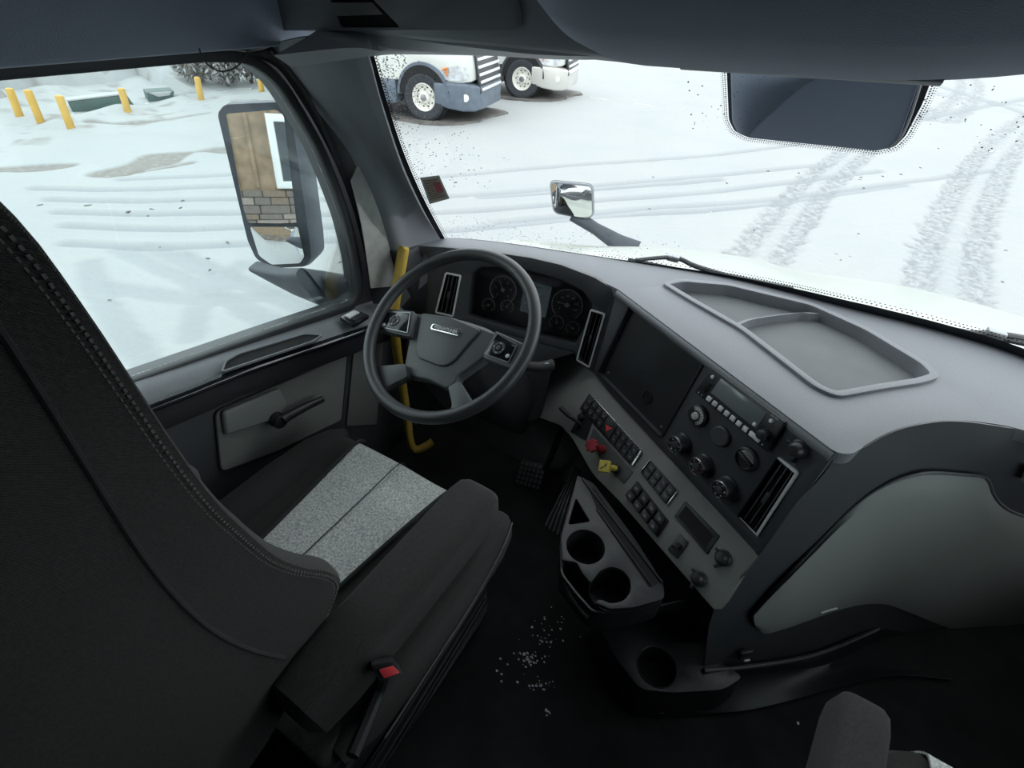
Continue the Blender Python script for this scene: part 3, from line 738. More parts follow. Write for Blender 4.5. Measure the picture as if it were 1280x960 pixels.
bm = BM(); qq = SW.uvs([(814, 576), (848, 614), (834, 632), (802, 591)]); prism(bm, quad(qq, -.03, .0, .02, .98), .0, .006, SW.M, b=.001); obj('chrome_edge', bm, CHROME, s2)
# rockers
q = [(797, 601), (836, 651), (822, 672), (783, 620)]
qq = SW.uvs(q); bm = BM(); prism(bm, rnd(qq, .002), -.002, .004, SW.M, b=.001); rk = obj('rocker_bank', bm, BLACK, dash)
for i in range(4):
    for j, h in ((0, .012), (1, .018)):
        bm = BM(); prism(bm, quad(qq, .02 + .245 * i, .23 + .245 * i, .05 + .48 * j, .48 + .48 * j), .003, h, SW.M, b=.003); r_ = obj('rocker_switch', bm, BLACK, rk)
        bm = BM(); prism(bm, quad(qq, .09 + .245 * i, .16 + .245 * i, .2 + .48 * j, .32 + .48 * j), h, h + .0005, SW.M); obj('legend', bm, mat('dim_print', (.16, .165, .17), .6), r_)
on(SW, [(857, 626), (900, 670), (884, 693), (843, 645)], -.001, .003, BLACK, 'display_window', dash, r=.002, b=.001)
on(SW, [(858, 632), (893, 670), (882, 685), (848, 646)], .003, .0034, HOLE, 'display_glass', dash)
q = [(850, 667), (861, 678), (847, 699), (835, 687)]
tg = on(SW, q, -.001, .004, BLACK, 'trailer_switch', dash, r=.002, b=.001)
bm = BM(); M = SW.frame(849, 682); box(bm, M @ T(0, -.002, .012) @ R(.5, 'X'), .012, .01, .022, .003); obj('toggle', bm, BLACK, tg)
# brake valve knobs
on(SW, [(742, 534), (792, 590), (780, 606), (735, 556)], -.001, .0012, mat('recess_grey', (.075, .08, .078), .5), 'valve_plate', dash, r=.006, b=.0005)
Mr = SW.frame(753, 562); bm = BM(); cyl(bm, Mr, .0125, .018, r2=.010); cyl(bm, Mr @ T(0, 0, .016), .0085, .016)
rkb = obj('trailer_valve_knob', bm, RKNOB, dash, 'red push-pull knob')
PR = Plane(SW.o + SW.n * .036, n=SW.n); Mf = PR.frame(740, 557)
bm = BM(); oct_ = [(.0190 * (1 + .13 * math.cos(8 * 2 * PI * k / 48)) * math.cos(2 * PI * k / 48), .0190 * (1 + .13 * math.cos(8 * 2 * PI * k / 48)) * math.sin(2 * PI * k / 48)) for k in range(48)]
prism(bm, oct_, -.006, .006, Mf, b=.002); obj('knob_head', bm, RKNOB, rkb)
bm = BM(); tube(bm, [Mr @ V((0, 0, .02)), Mf @ V((0, 0, 0))], .007, 12); obj('knob_stem', bm, RKNOB, rkb)
My = SW.frame(771, 586); bm = BM(); cyl(bm, My, .0125, .006, b=.002)
ykb = obj('parking_valve_knob', bm, BLACK, dash, 'yellow square push-pull knob')
Mf = PR.frame(756, 583) @ R(math.radians(40), 'Z')
bm = BM(); box(bm, Mf, .033, .033, .012, .003, 3); obj('knob_head', bm, YKNOB, ykb)
bm = BM(); tube(bm, [My @ V((0, 0, .0)), Mf @ V((0, 0, -.003))], .0085, 14); obj('knob_stem', bm, YKNOB, ykb)
bm = BM(); prism(bm, [(-.010, -.006), (.004, .002), (.002, .004), (.010, .009), (.006, -.003), (.004, -.001), (-.008, -.010)], .0055, .0061, Mf); obj('arrow_print', bm, BLACK, ykb)
# hand lever in its slot
on(SW, [(728, 514), (741, 527), (733, 551), (713, 540)], -.001, .0015, HOLE, 'lever_slot', dash, r=.004)
bm = BM(); PL = Plane(SW.o + SW.n * .03, n=SW.n)
tube(bm, crom([PL.hit(701, 510), PL.hit(708, 517), PL.hit(716, 523), SW.hit(727, 531)], 5), lambda t: .0075 - .002 * t, 10)
cyl(bm, PL.frame(703, 511, -.012), .004, .012); box(bm, SW.frame(728, 522, .008), .018, .014, .014, .002); obj('brake_lever', bm, BLACK, dash)
# lower knee panel and column opening
on(LP, [(532, 398), (600, 407), (665, 426), (720, 441), (690, 450), (676, 522), (660, 528), (612, 520), (560, 515), (520, 470), (505, 430)], -.03, .0, mat('knee_panel_charcoal', (.05, .053, .056), .5, bump=.3, bscale=900), 'knee_panel', dash, b=.004)
bm = BM(); prism(bm, [(1.02, .80), (1.12, .80), (1.16, .40), (1.10, .36)], -1.06, -1.0, XY, b=.006); obj('dash_end', bm, DARK, dash)
# mass behind the faces
bm = BM(); sec = [(-1.0, 1.19, .76), (-1.0, 1.45, .3)]
mass = [(-.9, 1.13), (-.5, 1.24), (-.36, 1.24), (.18, .92), (.24, .95), (.60, 1.31), (.7, 1.33), (.45, 1.36), (0, 1.40), (-.4, 1.34), (-.7, 1.24)]
prism(bm, mass, .30, .765); obj('inner_body', bm, BLACK, dash)
# --- side of the stack and passenger fascia
PS0 = Plane((.21, .836, .8), (.53, 1.12, .8), (.245, .75, .25))
def psd(x, y, k=0):
    p = PS0.hit(x, y); return p + (CAM - p).normalized() * k * 1.15
bm = BM()
rows = [[psd(1046, 567), psd(1064, 569), psd(1110, 543), psd(1150, 531), psd(1200, 527), psd(1280, 538), psd(1420, 560)],
        [psd(1030, 592), psd(1050, 600), psd(1100, 580), psd(1150, 566, -.01), psd(1210, 568, -.01), psd(1290, 590), psd(1440, 640)],
        [psd(990, 640), psd(1020, 660), psd(1070, 640, -.01), psd(1150, 640, -.04), psd(1230, 650, -.04), psd(1320, 680, -.03), psd(1470, 740)],
        [psd(947, 700), psd(960, 735), psd(1020, 720, -.02), psd(1120, 720, -.07), psd(1230, 740, -.08), psd(1330, 780, -.06), psd(1480, 850)],
        [psd(892, 765), psd(935, 800), psd(1010, 782, -.03), psd(1110, 772, -.10), psd(1230, 810, -.11), psd(1340, 860, -.08), psd(1480, 930)],
        [psd(880, 840), psd(930, 838), psd(1010, 830, -.03), psd(1110, 812, -.11), psd(1230, 850, -.14), psd(1340, 900, -.12), psd(1480, 980)]]
grid(bm, rows, thick=-.004, n1=5, n2=5); obj('passenger_fascia', bm, DARK, dash)
# grey knee bolster / glove box door: follows the fascia, 5 mm proud
def bil(pts_px, k):
    """drape a pixel grid over the fascia shape"""
    out = []
    for (x, y) in pts_px:
        w = max(0, min(1, (x - 985) / 110)) * max(0, min(1, (1340 - x) / 120)); v = max(0, min(1, (y - 560) / 230))
        out.append(psd(x, y, -.10 * w * v ** 1.1 + k))
    return out
top = [(942, 768), (962, 744), (988, 716), (1022, 679), (1055, 644), (1082, 621), (1108, 606), (1135, 596), (1163, 591), (1200, 593), (1232, 597)]
top2 = top[:-1] + [(1234, 598), (1240, 614), (1250, 629), (1264, 639), (1280, 645), (1330, 668), (1400, 700)]
bot = [(944, 783), (956, 792), (975, 788), (1005, 778), (1035, 767), (1062, 759), (1085, 755), (1110, 756), (1135, 765), (1165, 777), (1195, 789), (1225, 801), (1255, 813), (1290, 826), (1340, 846), (1400, 870)]
bot = bot[:len(top2)]
while len(top2) > len(bot): bot.append((bot[-1][0] + 40, bot[-1][1] + 16))
bot = bot[:len(top2)]
K = 10; rows = []
for j in range(K + 1):
    t = j / K; row = [(a[0] * (1 - t) + b[0] * t, a[1] * (1 - t) + b[1] * t) for a, b in zip(top2, bot)]
    lift = .022 * min(1, min(t, 1 - t) * 8) ** .5
    rows.append([p for p in bil(row, .012 + lift)])
rows = [[V(p) for p in r] for r in rows]
bm = BM(); grid(bm, rows, n1=1, n2=3); obj('glove_box', bm, LGREY, dash)
bm = BM(); rim = bil([(945, 784)] + top + [(1240, 614), (1250, 629), (1264, 639), (1282, 646)], .016); tube(bm, crom(rim, 3), .0035, 8); obj('glove_box_edge', bm, DARK, dash)
bm = BM(); pp = bil([(1026, 766), (1035, 763), (1046, 760)], .033); tube(bm, pp, .0025, 6); obj('airbag_mark', bm, PRINT, dash)
# small vent on far right edge
bm = BM(); vq = rnd(PS0.uvs([(1276, 578), (1300, 585), (1300, 600), (1269, 596)]), .004); prism(bm, vq, .01, .018, PS0.M, b=.001); obj('side_vent_frame', bm, SILVER, dash)
# lower trim with storage pocket
bm = BM()
PF = AX(1, .86)
rows = [[psd(885, 800, .004), psd(940, 806, -.01), psd(1010, 800, -.06), psd(1095, 781, -.12), psd(1150, 790, -.15)],
        [psd(880, 838, .03), psd(945, 832, .03), psd(1020, 818, .0), psd(1098, 786, -.09), psd(1160, 800, -.13)],
        [psd(878, 850, .02), psd(945, 843, .02), psd(1025, 832, -.01), psd(1100, 812, -.09), psd(1170, 840, -.13)],
        [XZ(860, 890, 2, .02), XZ(930, 888, 2, .02), XZ(1020, 868, 2, .02), XZ(1110, 845, 2, .02), XZ(1190, 850, 2, .02)]]
grid(bm, rows[1:], thick=-.004, n1=4, n2=5); obj('lower_trim', bm, BLACK, dash)
bm = BM(); tube(bm, crom([rows[1][0], rows[1][1], rows[1][2], rows[1][3]], 5), .006, 8); obj('pocket_lip', bm, DARK, dash)
bm = BM(); M = PS0.frame(928, 812, .012); box(bm, M, .035, .03, .012, .003); ob_ = obj('switch_blank', bm, BLACK, dash)
bm = BM(); box(bm, PS0.frame(928, 816, .02), .016, .005, .004, .001); obj('blank_tab', bm, PRINT, ob_)

# ================================================================== CUP HOLDER CONSOLE
cc_ = thing('cup_holder_console', 'black plastic console with two round cup holders under the switch panel', 'console', (-.05, .62, 0))
Z4 = Plane((-.1, .6, .40), n=(0, 0, 1), ex=(1, 0, 0))
CH = mat('console_plastic', (.022, .023, .025), .42, bump=.2, bscale=900)
outer = [(722, 594), (742, 604), (790, 668), (829, 728), (831, 748), (792, 759), (762, 761), (744, 753), (750, 749), (764, 755), (780, 751), (789, 739), (788, 724), (778, 712), (764, 708), (750, 713), (742, 724), (738, 728), (728, 716), (721, 703), (703, 700), (701, 672), (710, 640)]
o2 = rnd(Z4.uvs(outer), [.004, .01, .01, .012, .012, .006, .006, .004, .01, .01, .01, .01, .01, .01, .01, .01, .006, .003, .008, .004, .004, .012, .012], 3)
c1 = Z4.uv(732, 683); c2 = Z4.uv(764, 731)
h1 = circ(c1[0], c1[1], .047, 28); h2 = circ(c2[0], c2[1], .048, 28)
tri = rnd(Z4.uvs([(720, 622), (710, 656), (738, 652)]), .008, 3)
bm = BM(); prism(bm, o2, -.012, .0, Z4.M, holes=[h1, tri], b=.0015); obj('tray_top', bm, CH, cc_)
for c in (c1, c2):
    bm = BM(); lathe(bm, Z4.M @ T(c[0], c[1], 0), [(.048, -.013 if c is c1 else -.03), (.046, -.035), (.042, -.085), (0, -.087)], 28); obj('cup_well', bm, BLACK, cc_)
outo = rnd(Z4.uvs([(722, 594), (742, 604), (790, 668), (829, 728), (831, 748), (792, 759), (760, 762), (742, 760), (722, 738), (702, 712), (701, 672), (710, 640)]), .012, 4); o2 = outo
bm = BM(); prism(bm, [(p.x, p.y) for p in inset(o2, .004)], -.10, -.092, Z4.M); obj('console_base', bm, BLACK, cc_)
bm = BM(); prism(bm, [(p.x, p.y) for p in inset(o2, -.0005)], -.095, -.018, Z4.M, holes=[[(p.x, p.y) for p in inset(o2, .004)]]); obj('console_wall', bm, BLACK, cc_)
bm = BM(); Z42 = AX(2, .403); tube(bm, [Z42.hit(*p) for p in [(728, 598), (828, 728)]], .003, 8); tube(bm, [Z42.hit(*p) for p in [(746, 636), (815, 732)]], .0025, 8); obj('ridge', bm, CH, cc_)
bm = BM(); tube(bm, crom([AX(2, .36).hit(*p) for p in [(702, 714), (712, 742), (728, 765), (735, 772)]], 4), .006, 8); obj('front_band', bm, CH, cc_)
bm = BM(); prism(bm, Z4.uvs([(735, 609), (744, 612), (824, 729), (811, 734), (750, 645)]), .0, .0008, Z4.M); obj('ridge_trough', bm, HOLE, cc_)
# lower console standing on the floor
lc = thing('lower_console', 'low black floor console with single round well below the cup holders', 'console', (.06, .66, 0))
Z1 = Plane((0, .6, .13), n=(0, 0, 1), ex=(1, 0, 0))
o3 = rnd(Z1.uvs([(742, 770), (860, 765), (905, 830), (930, 846), (905, 862), (840, 866), (800, 862), (768, 820)]), .02, 4)
c3 = Z1.uv(821, 833)
bm = BM(); prism(bm, o3, -.02, 0, Z1.M, holes=[circ(c3[0], c3[1], .047, 28)], b=.003); obj('console_top', bm, BLACK, lc)
bm = BM(); lathe(bm, Z1.M @ T(c3[0], c3[1], 0), [(.048, 0), (.045, -.08), (0, -.082)], 28); lathe(bm, Z1.M @ T(c3[0], c3[1], 0), [(.047, .0005), (.049, .002), (.051, 0)], 28); obj('cup_well', bm, BLACK, lc)
bm = BM(); loft(bm, [[Z1.M @ V((p.x, p.y, -.004)) for p in o3], [Z1.M @ V((p.x, p.y, -.07)) for p in inset(o3, -.006)], [Z1.M @ V((p.x, p.y, -.128)) for p in inset(o3, -.02)]], cap=False); obj('console_skirt', bm, BLACK, lc)
bm = BM(); up4 = [Z4.hit(*p) for p in [(835, 745), (860, 765), (880, 800)]]
rows = [[ZP.hit(*p) for p in []]]
grid(BM(), [[(0, 0, 0), (1, 0, 0)], [(0, 1, 0), (1, 1, 0)]]).free()
r0 = [Z4.hit(*p) - V((0, 0, .09)) for p in [(735, 768), (790, 760), (832, 750), (866, 742)]]
r1 = [Z1.hit(*p) for p in [(742, 772), (790, 772), (840, 770), (892, 800)]]
for p in r0: p.y += .04
grid(bm, [r0, r1], thick=.004); obj('console_neck', bm, BLACK, lc)
for x, y in ((876, 884), (822, 889), (898, 884)):
    bm = BM(); box(bm, AX(2, .022).M @ T(0, 0, 0) if False else T(*AX(2, .025).hit(x, y)) @ R(.4, 'Z'), .03, .008, .006, .002); obj('foot_clip', bm, STEEL, lc)

# ================================================================== STEERING WHEEL
WC = CAM + ray(559.3, 413.7) * (1.18 / FPX); WNn = V((-.083, -.55, .831)).normalized()
WP0 = Plane(WC, n=WNn, ex=(1, 0, 0))
sw = thing('steering_wheel', 'black four-spoke steering wheel with silver badge and thumb controls in front of driver seat', 'steering wheel', WC)
bm = BM(); RR = .2245
tube(bm, [WP0.pt(RR * math.cos(2 * PI * k / 72), RR * math.sin(2 * PI * k / 72), .0) for k in range(72)], .0158, 14, closed=True); obj('rim', bm, LEATH, sw)
WQ = Plane(WC - WNn * .030, n=WNn, ex=(1, 0, 0))
hub = [(517, 391), (565, 396), (623, 417), (606, 446), (583, 463), (572, 470), (570, 479), (559, 486), (536, 475), (508, 470), (505, 456), (511, 424)]
bm = BM(); prism(bm, rnd(WQ.uvs(hub), .010, 4), -.035, .0, WQ.M, b=.008, seg=3); obj('hub', bm, HUB, sw)
bm = BM(); prism(bm, rnd(WQ.uvs([(528, 392), (563, 397), (602, 413), (569, 452), (558, 459), (546, 457), (523, 448), (520, 436)]), .010, 4), -.002, .006, WQ.M, b=.005, seg=3); pc = obj('airbag_cover', bm, HUB, sw)
BQ = Plane(WQ.o + WNn * .0065, n=WNn, ex=(1, 0, 0))
bq = BQ.uvs([(539, 405), (577, 413), (579, 421), (539, 412)])
cx, cy = sum(p[0] for p in bq) / 4, sum(p[1] for p in bq) / 4
ang = math.atan2(bq[1][1] - bq[0][1], bq[1][0] - bq[0][0])
BM_ = BQ.M @ T(cx, cy, 0) @ R(ang * .8, 'Z')
bm = BM(); prism(bm, rnd([(-.047, -.0095), (.047, -.0095), (.047, .0095), (-.047, .0095)], .0094, 6), -.002, .004, BM_, b=.0015); bd = obj('badge', bm, CHROME, sw)
bm = BM(); prism(bm, rnd([(-.043, -.0062), (.043, -.0062), (.043, .0062), (-.043, .0062)], .006, 6), .004, .0044, BM_); obj('badge_field', bm, BLACK, bd)
text('FREIGHTLINER', .0118, BM_ @ T(0, 0, .0046), mat('pale_print', (.62, .62, .60), .5), bd, sx=.93, bold=.0003)
def spoke(px, m=HUB, h0=-.02, h1=.004, r=.006, nm='spoke', b=.005, P_=WQ):
    bm = BM(); prism(bm, rnd(P_.uvs(px), r, 3), h0, h1, P_.M, b=b, seg=3); return obj(nm, bm, m, sw)
WH = Plane(WC - WNn * .016, n=WNn, ex=(1, 0, 0))
spoke([(478, 386), (519, 390), (513, 422), (470, 412), (466, 402)], P_=WH)
spoke([(620, 414), (655, 430), (652, 452), (640, 462), (604, 448)], P_=WH)
spoke([(507, 455), (510, 471), (480, 486), (462, 470), (461, 459)], LEATH, P_=WH, b=.007, h0=-.022, h1=.003)
spoke([(560, 484), (574, 476), (592, 506), (584, 516), (562, 517), (565, 506)], HUB, P_=WH, b=.006, h0=-.02, h1=.003)
def thumb(px, cxy):
    bm = BM(); q = WH.uvs(px); prism(bm, rnd(q, .004, 3), .002, .007, WH.M, b=.0015); k = obj('button_pad', bm, GLOSS, sw)
    bm = BM(); prism(bm, rnd(q, .004, 3), .006, .0078, WH.M, holes=[inset(rnd(q, .004, 3), .0018)]); obj('pad_edge', bm, STEEL, k)
    M = WH.frame(*cxy, .007)
    bm = BM(); lathe(bm, M, [(.0085, 0), (.0095, .003), (.0155, .003), (.0165, 0)], 28); obj('button_ring', bm, DARK, k)
    bm = BM(); cyl(bm, M, .0065, .0045, b=.001, seg=20); obj('ok_button', bm, DARK, k)
    for a in range(4):
        bm = BM(); box(bm, M @ R(a * PI / 2, 'Z') @ T(.0125, 0, .0032), .003, .003, .0006); obj('arrow_mark', bm, PRINT, k)
    return k
k1 = thumb([(480, 391), (515, 392), (511, 418), (474, 410)], (495, 402))
bm = BM(); cyl(bm, WH.frame(482, 408, .007), .0055, .003, b=.001, seg=18); obj('side_button', bm, PRINT, k1)
k2 = thumb([(623, 418), (648, 433), (637, 455), (606, 444)], (625, 437))
bm = BM(); cyl(bm, WH.frame(636, 447, .007), .0055, .003, b=.001, seg=18); obj('side_button', bm, PRINT, k2)
# column and stalk
sc_ = thing('column_cover', 'black steering column shroud behind the wheel with stalk', 'steering column', (-.64, 1.0, .6))
bm = BM(); dn = -WNn
secs = []
for k, (L, w, h) in enumerate(((.068, .05, .045), (.09, .085, .07), (.16, .10, .085), (.26, .10, .09), (.40, .09, .085), (.52, .06, .06))):
    c = WC + dn * L + V((0, .0, -.012 * k * (k > 1))); secs.append(sup(c, WP0.ex, WP0.ey, w, h, 4, 28))
loft(bm, secs); obj('shroud', bm, BLACK, sc_)
bm = BM(); tube(bm, crom([WC + dn * .07 + WP0.ex * .08, CAM + ray(664, 458) * (1.27 / FPX), CAM + ray(690, 456) * (1.30 / FPX)], 5), lambda t: .009 + .007 * t, 12)
st_ = obj('stalk', bm, mat('stalk_matte_black', (.012, .012, .013), .75), sc_)
bm = BM(); tube(bm, [CAM + ray(672, 455) * (1.275 / FPX), CAM + ray(686, 454) * (1.28 / FPX)], .0012, 6); obj('stalk_print', bm, PRINT, st_)

# ================================================================== YELLOW GRAB BAR
gb = thing('grab_bar', 'curved yellow grab bar standing left of the steering wheel', 'grab bar', AX(2, .02).hit(520, 565))
pts = [(XZ(505, 308, 0, -.99)), (XZ(499, 345, 0, -.985)), (XZ(493, 385, 0, -.98)), (XZ(495, 430, 0, -.98)), (XZ(503, 480, 0, -.985)), (XZ(509, 522, 0, -.965)), (XZ(512, 548, 0, -.94)), (XZ(518, 561, 0, -.92)), (XZ(528, 560, 0, -.90)), (XZ(541, 552, 0, -.88))]
bm = BM(); cp = crom(pts, 8); secs = []
for i, p in enumerate(cp):
    tg = (cp[min(i + 1, len(cp) - 1)] - cp[max(i - 1, 0)]).normalized(); sx = V((.85, -.35, .0)); sx = (sx - tg * sx.dot(tg)).normalized(); sy = tg.cross(sx)
    f = i / (len(cp) - 1); w = .021 if f < .35 else (.019 if f < .8 else .0135)
    if i == 0: w *= .6
    secs.append(sup(p, sx, sy, w, .0125, 3, 16))
loft(bm, secs); obj('grip', bm, YEL, gb)
# ================================================================== PEDALS
bp_ = thing('brake_pedal', 'ribbed black brake pedal hanging below the steering column', 'pedal', (-.56, 1.14, .03))
PB = Plane((-.545, 1.10, .10), n=(0, -.75, .66), ex=(1, 0, 0))
q = PB.uvs([(652, 574), (686, 580), (676, 614), (643, 604)])
bm = BM(); prism(bm, rnd(q, .012, 4), -.006, .006, PB.M, b=.003); pdp = obj('pad', bm, BLACK, bp_)
for i in range(6):
    for j in range(5):
        bm = BM(); prism(bm, quad(q, .06 + .155 * i, .16 + .155 * i, .07 + .19 * j, .19 + .19 * j), .006, .009, PB.M); obj('stud', bm, mat('lightened_pedal_rubber', (.16, .165, .17), .35), pdp)  # stud colour lightened in place of light in the dark footwell
bm = BM(); e = PB.hit(680, 588); tube(bm, crom([e + V((0, .0, -.0)), e + V((.01, .03, .06)), e + V((.02, .10, .2)), e + V((.02, .18, .36))], 6), .011, 10); obj('arm', bm, BLACK, bp_)
ap_ = thing('accelerator_pedal', 'long ribbed black accelerator pedal right of the brake pedal', 'pedal', (-.4, 1.05, .01))
PA = Plane((-.40, 1.02, .06), (-.30, 1.0, .06), (-.38, 1.18, .17))
q = PA.uvs([(718, 583), (726, 588), (704, 680), (676, 664)])
bm = BM(); prism(bm, rnd(q, .006, 3), -.008, .004, PA.M, b=.002); pdp = obj('pad', bm, BLACK, ap_)
for i in range(5):
    bm = BM(); prism(bm, quad(q, .06 + .19 * i, .15 + .19 * i, .03, .97), .004, .009, PA.M, b=.001); obj('rib', bm, mat('lightened_pedal_rubber', (.16, .165, .17), .35), pdp)  # ribs share the rubber colour lightened for the dark footwell
# ================================================================== SEATS
def yz_prism(bm, pts, x0, x1, b=.01, seg=3, rr=.02):
    prism(bm, rnd(pts, rr, 4), x0, x1, XY, b=b, seg=seg)
def bolster(bm, xs, prof_fn):
    """loft closed (y,z) profiles along x"""
    loft(bm, [[V((x, p[0], p[1])) for p in prof_fn(i, x)] for i, x in enumerate(xs)])
def seat(s, label, group):
    X = lambda x: x * -s                    # authored for the driver (s=-1 gives x<0)
    cx = -.67
    root = thing('cab_seat', label, 'seat', (cx if s < 0 else -cx, .25, 0), group=group)
    flip = (lambda b: b) if s < 0 else (lambda b: (bmesh.ops.scale(b, vec=(-1, 1, 1), verts=b.verts), bmesh.ops.reverse_faces(b, faces=b.faces[:]), b)[2])
    def o(n, bm, m, par=None, label=None, **k): return obj(n, flip(bm), m, par or root, label, **k)
    # backrest: side profile from the photograph, fuller at the two side bolsters
    side = [(-.22, .46), (-.05, .44), (.07, .50), (.125, .56), (.185, .605), (.222, .650), (.212, .70), (.18, .76), (.152, .83), (.135, .91), (.122, .99), (.116, 1.08), (.114, 1.17), (.112, 1.25), (.106, 1.32), (.085, 1.375), (.04, 1.405), (-.03, 1.415), (-.10, 1.39), (-.15, 1.31), (-.18, 1.15), (-.20, .95), (-.22, .7)]
    side = [(p.x, p.y) for p in crom([(a, b, 0) for a, b in side], 3, closed=True)]
    cen = (-.03, .92)
    xs = [-.93, -.925, -.905, -.87, -.83, -.78, -.67, -.56, -.51, -.485, -.462, -.452, -.449]
    sh = [.86, .93, .98, 1, 1, 1, 1, 1, 1, .995, .98, .965, .95]
    dip = [0, 0, 0, 0, .02, .045, .055, .045, .02, .0, 0, 0, 0]
    def prof(i, x):
        out = []
        for (y, z) in side:
            y2 = cen[0] + (y - cen[0]) * sh[i]; z2 = cen[1] + (z - cen[1]) * (1 - (1 - sh[i]) * .35)
            if y > .05 and z > .55: y2 -= dip[i] * min(1, max(0, 1.36 - z) * 6)
            out.append((y2, z2))
        return out
    bm = BM(); bolster(bm, xs, prof); br = o('backrest', bm, CLOTH)
    # double seam along the side bolster edge
    edge = [(q[0], q[1]) for q in side if q[0] > .06 and q[1] > .60]
    edge = sorted(edge, key=lambda q: q[1])
    for off, xx, r in ((.004, -.4545, .0014), (.016, -.449, .0014), (.010, -.4485, .0022)):
        bm = BM(); pts = []
        for k, (y, z) in enumerate(edge):
            pts.append(V((xx, cen[0] + (y - cen[0]) * .965 - off, cen[1] + (z - cen[1]) * .985)))
        if r > .003: tube(bm, pts, r, 6); o('piping', bm, CLOTH2, br)
        else:
            for a, b in zip(pts[:-1], pts[1:]):
                n = max(1, int((b - a).length / .006))
                for q in range(n):
                    u, v_ = a.lerp(b, q / n), a.lerp(b, (q + .6) / n); tube(bm, [u, v_], r * .8, 4)
            o('stitching', bm, THREAD, br, kind='stuff')
    bm = BM(); pp = [(.06, 1.34), (.055, 1.24), (.045, 1.12), (.035, 1.0), (.033, .90), (.04, .80), (.06, .70), (.085, .62)]
    tube(bm, crom([(-.448, y, z) for y, z in pp], 6), .003, 6); o('back_panel_seam', bm, CLOTH2, br)
    bm = BM()
    yz_prism(bm, [(-.25, .42), (-.10, .42), (-.10, 1.30), (-.22, 1.30)], -.90, -.455, .03); o('back_shell', bm, CLOTH2, br)
    # cushion
    def rr(z, d, w=.31 if s < 0 else .235, y0=.02, y1=.592):
        c = [(-.67 - w + d, y0), (-.67 + w - d, y0), (-.67 + w - d, y1 - d), (-.67 - w + d, y1 - d)]
        c = rnd(c, [.02, .02, .11, .11], 7); return [V((p.x, p.y, z)) for p in c]
    bm = BM(); loft(bm, [rr(.30, .03), rr(.32, .012), rr(.36, .0), rr(.41, .0), rr(.44, .006), rr(.455, .018), rr(.462, .035), rr(.464, .07), rr(.462, .12)]); cu = o('cushion', bm, CLOTH)
    # felt insert wrapping over the front
    bm = BM(); rows = []
    for k in range(9):
        y = .14 + .0525 * k; xl = -.768 - .05 * k / 8; xr = -.560 + .05 * k / 8
        rows.append([V((xl + (xr - xl) * t, y, .470 + .006 * math.sin(PI * t) - .004 * (k > 6) + .0035 * math.sin(t * 9 + k * 1.3) * (t > .5))) for t in (0, .15, .32, .5, .68, .85, 1)])
    y2 = rows[-1]
    rows.append([p + V((0, .022, -.016)) for p in y2]); rows.append([p + V((0, .034, -.06)) for p in y2])
    grid(bm, rows, thick=.004, n1=3, n2=3); ins_ = o('felt_insert', bm, FELT, cu)
    bm = BM(); tube(bm, crom([V((-.664, y, .4785)) for y in (.15, .3, .45, .555)] + [V((-.664, .583, .464)), V((-.664, .596, .42))], 5), .0013, 6); o('insert_seam', bm, CLOTH2, ins_)
    for xx0, xx1 in ((-.77, -.82), (-.558, -.508))[:2 if s < 0 else 1]:
        bm = BM(); tube(bm, crom([V((xx0, .14, .471)), V(((xx0 + xx1) / 2, .38, .472)), V((xx1, .57, .466)), V((xx1, .598, .42))], 6), .005, 8); o('insert_piping', bm, CLOTH2, cu)
    # raised outer bolster
    bm = BM(); secs = []
    for y, w, h in ((.03, .03, .02), (.08, .055, .045), (.2, .062, .052), (.38, .062, .052), (.50, .055, .045), (.57, .035, .028), (.60, .012, .012)):
        secs.append(sup((-.905, y, .425), (1, 0, 0), (0, 0, 1), w, h + .012, 2.4, 20))
    loft(bm, secs); o('outer_bolster', bm, CLOTH2, cu)
    # inner side bolster with piping under the armrest
    if s < 0:
        bm = BM(); secs = []
        for y, w, h in ((.05, .03, .03), (.12, .045, .075), (.25, .05, .09), (.45, .05, .085), (.55, .047, .075), (.60, .038, .055), (.62, .018, .03)):
            secs.append(sup((-.372, y, .395), (1, 0, 0), (0, 0, 1), w, h, 3.2, 22))
        loft(bm, secs); sb = o('inner_bolster', bm, CLOTH, cu)
        bm = BM(); tube(bm, crom([(-.324, .12, .335), (-.320, .25, .36), (-.320, .42, .38), (-.322, .54, .425), (-.335, .60, .435)], 6), .0022, 6); o('piping', bm, THREAD, sb)
    # armrest
    bm = BM(); secs = []
    a0, a1 = V((-.405, .04, .545)), V((-.378, .545, .58))
    kw = 1
    if s > 0: a0, a1, kw = V((-.325, .12, .510)), V((-.378, .560, .527)), .74
    for t, w, h in ((0, .03, .03), (.03, .05, .05), (.15, .056, .058), (.5, .056, .058), (.90, .055, .056), (.96, .051, .051), (.985, .042, .042), (1.0, .02, .02)):
        secs.append(sup(a0.lerp(a1, t), (1, 0, 0), (0, -.06, 1), w * kw, h * (.8 if s > 0 else 1), 4.5, 28))
    loft(bm, secs); am = o('armrest', bm, CLOTH)
    bm = BM(); cyl(bm, T(-.452, .10, .535) @ R(PI / 2, 'Y'), .035, .02, b=.004); o('armrest_hinge', bm, BLACK, am)
    # suspension base
    bm = BM(); yz_prism(bm, [(.02, .24), (.57, .24), (.57, .31), (.02, .31)], -.95, -.355 if s < 0 else -.46, .01); o('seat_pan', bm, BLACK)
    xi = -.375 if s < 0 else -.47
    for k in range(6):
        bm = BM(); z = .03 + k * .035; w = .0 if k % 2 else .018
        loft(bm, [[V((p.x, p.y, z + dz)) for p in rnd([(-.93 - d, .04 - d), (xi + d, .04 - d), (xi + d, .55 + d), (-.93 - d, .55 + d)], .04, 4)] for dz, d in ((0, -.012), (.0175, .008), (.035, -.012))])
        o('bellows_fold', bm, RUB)
